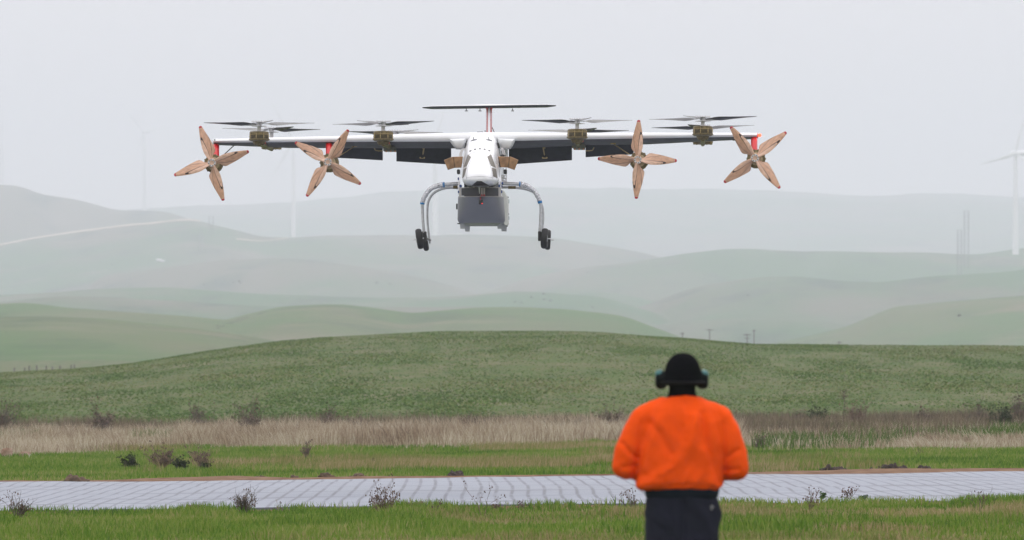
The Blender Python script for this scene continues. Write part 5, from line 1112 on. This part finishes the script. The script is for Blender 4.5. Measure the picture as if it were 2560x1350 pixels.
# --- jacket
jk = MB(); ex = 2.6
def srect(cx_, cy_, z, a, b_, e_=2.6, n=36): return [(cx_ + a * math.copysign(abs(math.cos(t)) ** (2 / e_), math.cos(t)), cy_ + b_ * math.copysign(abs(math.sin(t)) ** (2 / e_), math.sin(t)), z) for t in [2 * math.pi * k / n for k in range(n)]]
J = [(374, 560, .078, .075), (392, 556, .100, .088), (420, 552, .150, .105), (455, 548, .195, .125), (500, 545, .215, .145), (560, 543, .228, .160), (640, 543, .240, .170), (720, 543, .248, .178), (800, 543, .255, .183), (880, 541, .262, .188), (940, 541, .268, .190), (985, 541, .262, .185), (1008, 541, .235, .165)]
jk.loft([srect(S(x, y)[0], -.01, S(x, y)[1], a, b_) for y, x, a, b_ in J])
for sh, el, ha, s_ in ((shL, elL, haL, -1), (shR, elR, haR, 1)):
    up = [Vector((s_ * .10, -.005, S(0, 455)[1] - .02)), Vector((sh.x, sh.y, sh.z - .012)), sh.lerp(el, .35) + Vector((s_ * .012, 0, .0)), sh.lerp(el, .7) + Vector((s_ * .010, 0, 0)), el, el.lerp(ha, .3), el.lerp(ha, .6), el.lerp(ha, .84)]
    cap(jk, up, [.085, .098, .096, .090, .083, .078, .066, .048], 20)
FO = [ # grooves and ridges across the back: points in the photo crop, width, height
 ([(270, 560), (262, 700), (245, 850), (235, 940)], .010, -.007), ([(825, 560), (835, 700), (838, 850), (845, 950)], .010, -.007),
 ([(690, 500), (700, 640), (760, 820), (820, 960)], .026, -.015), ([(640, 520), (610, 700), (500, 860), (350, 950), (280, 975)], .034, .017), ([(480, 560), (530, 625), (590, 540)], .026, -.005),
 ([(330, 560), (400, 640), (470, 760)], .026, -.012), ([(390, 540), (340, 700), (300, 860)], .028, .010), ([(560, 460), (575, 600)], .02, .007), ([(560, 760), (520, 860), (400, 930)], .02, -.008),
 ([(700, 760), (690, 880), (640, 970)], .026, .009), ([(760, 560), (780, 700)], .03, .008), ([(150, 700), (200, 760), (250, 790)], .014, -.010), ([(860, 790), (930, 740)], .014, -.010), ([(850, 880), (930, 870)], .014, -.009), ([(150, 860), (230, 850)], .014, -.008),
 ([(450, 985), (600, 975), (760, 990)], .012, -.006), ([(420, 960), (430, 900)], .012, .005), ([(560, 965), (590, 890)], .014, .006)]
def folds(co, no):
    h = np.zeros(len(co)); back = np.clip(-no[:, 1] * 1.6 + .25, 0, 1)
    for pts, w_, a_ in FO:
        P = [S(*p) for p in pts]; best = np.full(len(co), 9.9)
        for (x0, z0), (x1, z1) in zip(P[:-1], P[1:]):
            dx, dz = x1 - x0, z1 - z0; t = np.clip(((co[:, 0] - x0) * dx + (co[:, 2] - z0) * dz) / (dx * dx + dz * dz), 0, 1); best = np.minimum(best, np.hypot(co[:, 0] - x0 - t * dx, co[:, 2] - z0 - t * dz))
        h += 1.35 * a_ * np.exp(-(best / w_) ** 2)
    h = h * back
    h += (fbm(co[:, 0] * 13 + co[:, 1] * 6 + 20, co[:, 2] * 8 + 20, 2, 7) - .5) * .016 + (fbm(co[:, 0] * 30 + co[:, 1] * 20 + 20, co[:, 2] * 24 + 20, 2, 17) - .5) * .004
    return h
jko = weld(jk, 'jacket', m_jacket, .009, .5, per, folds, it=5)
wb = MB(); wb.loft([srect(S(552, y)[0], -.01, S(552, y)[1], a, b_) for y, a, b_ in ((975, .225, .160), (1000, .226, .162), (1030, .222, .158), (1062, .214, .150), (1068, .205, .145))]); wb.build('waistband', m_navy, jko, auto=50)
for el, ha in ((elL, haL), (elR, haR)): MB().tube([el.lerp(ha, .83), el.lerp(ha, .90)], [.040, .036], 16).build('cuff', m_navy, jko, auto=50)
cl = MB(); cl.loft([srect(S(555, y)[0], .0, S(555, y)[1], a, b_, 2.1) for y, a, b_ in ((394, .096, .086), (372, .086, .080), (345, .079, .077), (308, .080, .080), (300, .074, .072))]); cl.build('neck_warmer', m_knit, per, auto=50)
# --- trousers
tr = MB(); TZ = [(1050, .200, .142), (1080, .212, .148), (1200, .220, .154), (1350, .226, .158), (1450, .224, .155), (1500, .21, .14)]
tr.loft([srect(S(558, y)[0], -.01, S(558, y)[1], a, b_) for y, a, b_ in TZ])
for s_ in (-1, 1):
    cx_ = .015; cap(tr, [Vector((cx_ + s_ * .100, -.005, .86)), Vector((cx_ + s_ * .110, .005, .72)), Vector((cx_ + s_ * .112, .015, .48)), Vector((cx_ + s_ * .118, .0, .28)), Vector((cx_ + s_ * .122, -.005, .11))], [.124, .112, .092, .088, .09], 20)
def tf(co, no):
    return (fbm(co[:, 0] * 9 + co[:, 1] * 5 + 20, co[:, 2] * 7 + 20 + co[:, 0] * 4, 3, 27) - .5) * .034 - .014 * np.exp(-((co[:, 0] - .015) / .018) ** 2) * np.clip(-no[:, 1], 0, 1) * (co[:, 2] < .95) * np.clip((co[:, 2] - .6) / .2, 0, 1)
tro = weld(tr, 'trousers', m_trs, .009, .5, per, tf, it=5)
bt_ = bvh_of(tro)
h_ = bt_.ray_cast(Vector((S(750, 0)[0], -1, S(0, 1128)[1])), Vector((0, 1, 0)))
if h_[0] is not None:
    c = h_[0]; lg = MB()
    lg.tube([c + Vector((math.cos(t) * .011, -.002, math.sin(t) * .011)) for t in [k * 5.2 / 14 for k in range(15)]], .0042, 6); lg.tube([c + Vector((-.004, -.003, .004)), c + Vector((.006, -.003, -.005))], .004, 6); lg.build('round_logo', m_logo, tro)
for s_ in (-1, 1):
    b_ = MB(); b_.loft([srect(.02 + s_ * .128, y, z, a, d, 2.8, 24) for z, a, d, y in ((-.004, .052, .145, .045), (.02, .055, .150, .045), (.055, .052, .135, .035), (.09, .050, .085, -.01), (.16, .055, .07, -.02), (.22, .056, .07, -.02))]); b_.build('boot', m_boot, per, auto=50)
# --- beanie
def lift_front(ring, k): return [(x, y, z + k * max(0, (y - .0) / .14) ** 1.0) for x, y, z in ring]
bn = MB(); Bn = [(86, 6), (90, 36), (100, 58), (116, 80), (138, 98), (165, 111), (200, 121), (232, 125), (262, 125), (292, 116), (312, 100)]
bn.loft([lift_front(srect(hx, .012, S(0, y)[1], a / 1129.4, (a / 1129.4) * 1.12 + (.004), 2.05, 40), .085 * max(0, (y - 150) / 160)) for y, a in Bn]); bno = bn.build('beanie', m_knit, per, auto=60)
bn2 = MB(); bn2.loft([lift_front(srect(hx, .012, S(0, y)[1], a / 1129.4, a / 1129.4 * 1.12 + .004, 2.05, 40), .085 * max(0, (y - 150) / 160)) for y, a in ((238, 123), (242, 126), (270, 127), (296, 122), (300, 114))]); bn2.build('knit_brim', m_knit, bno, auto=60)
# --- ear defenders
ed = MB()
arc = [Vector((hx + .122 * math.cos(t), .03 - .152 * math.sin(t), S(0, 283)[1] - .004 * math.sin(t))) for t in [math.pi * k / 20 for k in range(21)]]
ed.tube(arc, .014, 10, sq=(.6, 1.5)); edo = ed.build('ear_defenders', m_bandg, per, auto=50)
for s_, zx in ((-1, 410), (1, 696)):
    c = Vector((S(zx, 0)[0], .03, S(0, 268)[1])); 
    for nm, rings, m, dz in (('ear_cup', ((-.012, .036), (-.004, .052), (.022, .058), (.046, .052), (.056, .034)), m_cup, 0), ('cup_shell', ((.010, .036), (.020, .050), (.040, .048), (.056, .030)), m_teal2, .022)):
        mb = MB(); mb.loft([[(c.x + s_ * (h - .024), c.y + r * .8 * math.cos(t) * (1 if dz == 0 else .95), c.z + dz + r * (1.0 if dz == 0 else .78) * math.sin(t)) for t in [2 * math.pi * k / 24 for k in range(24)]] for h, r in rings]); mb.build(nm, m, edo, auto=40)
    MB().lathe((c.x - s_ * .024 - (.014 if s_ > 0 else 0), c.y, c.z), [(.026, 0), (.040, .001), (.040, .014), (.026, .014)], 'x', 20).build('ear_cushion', m_cup, edo, auto=40)
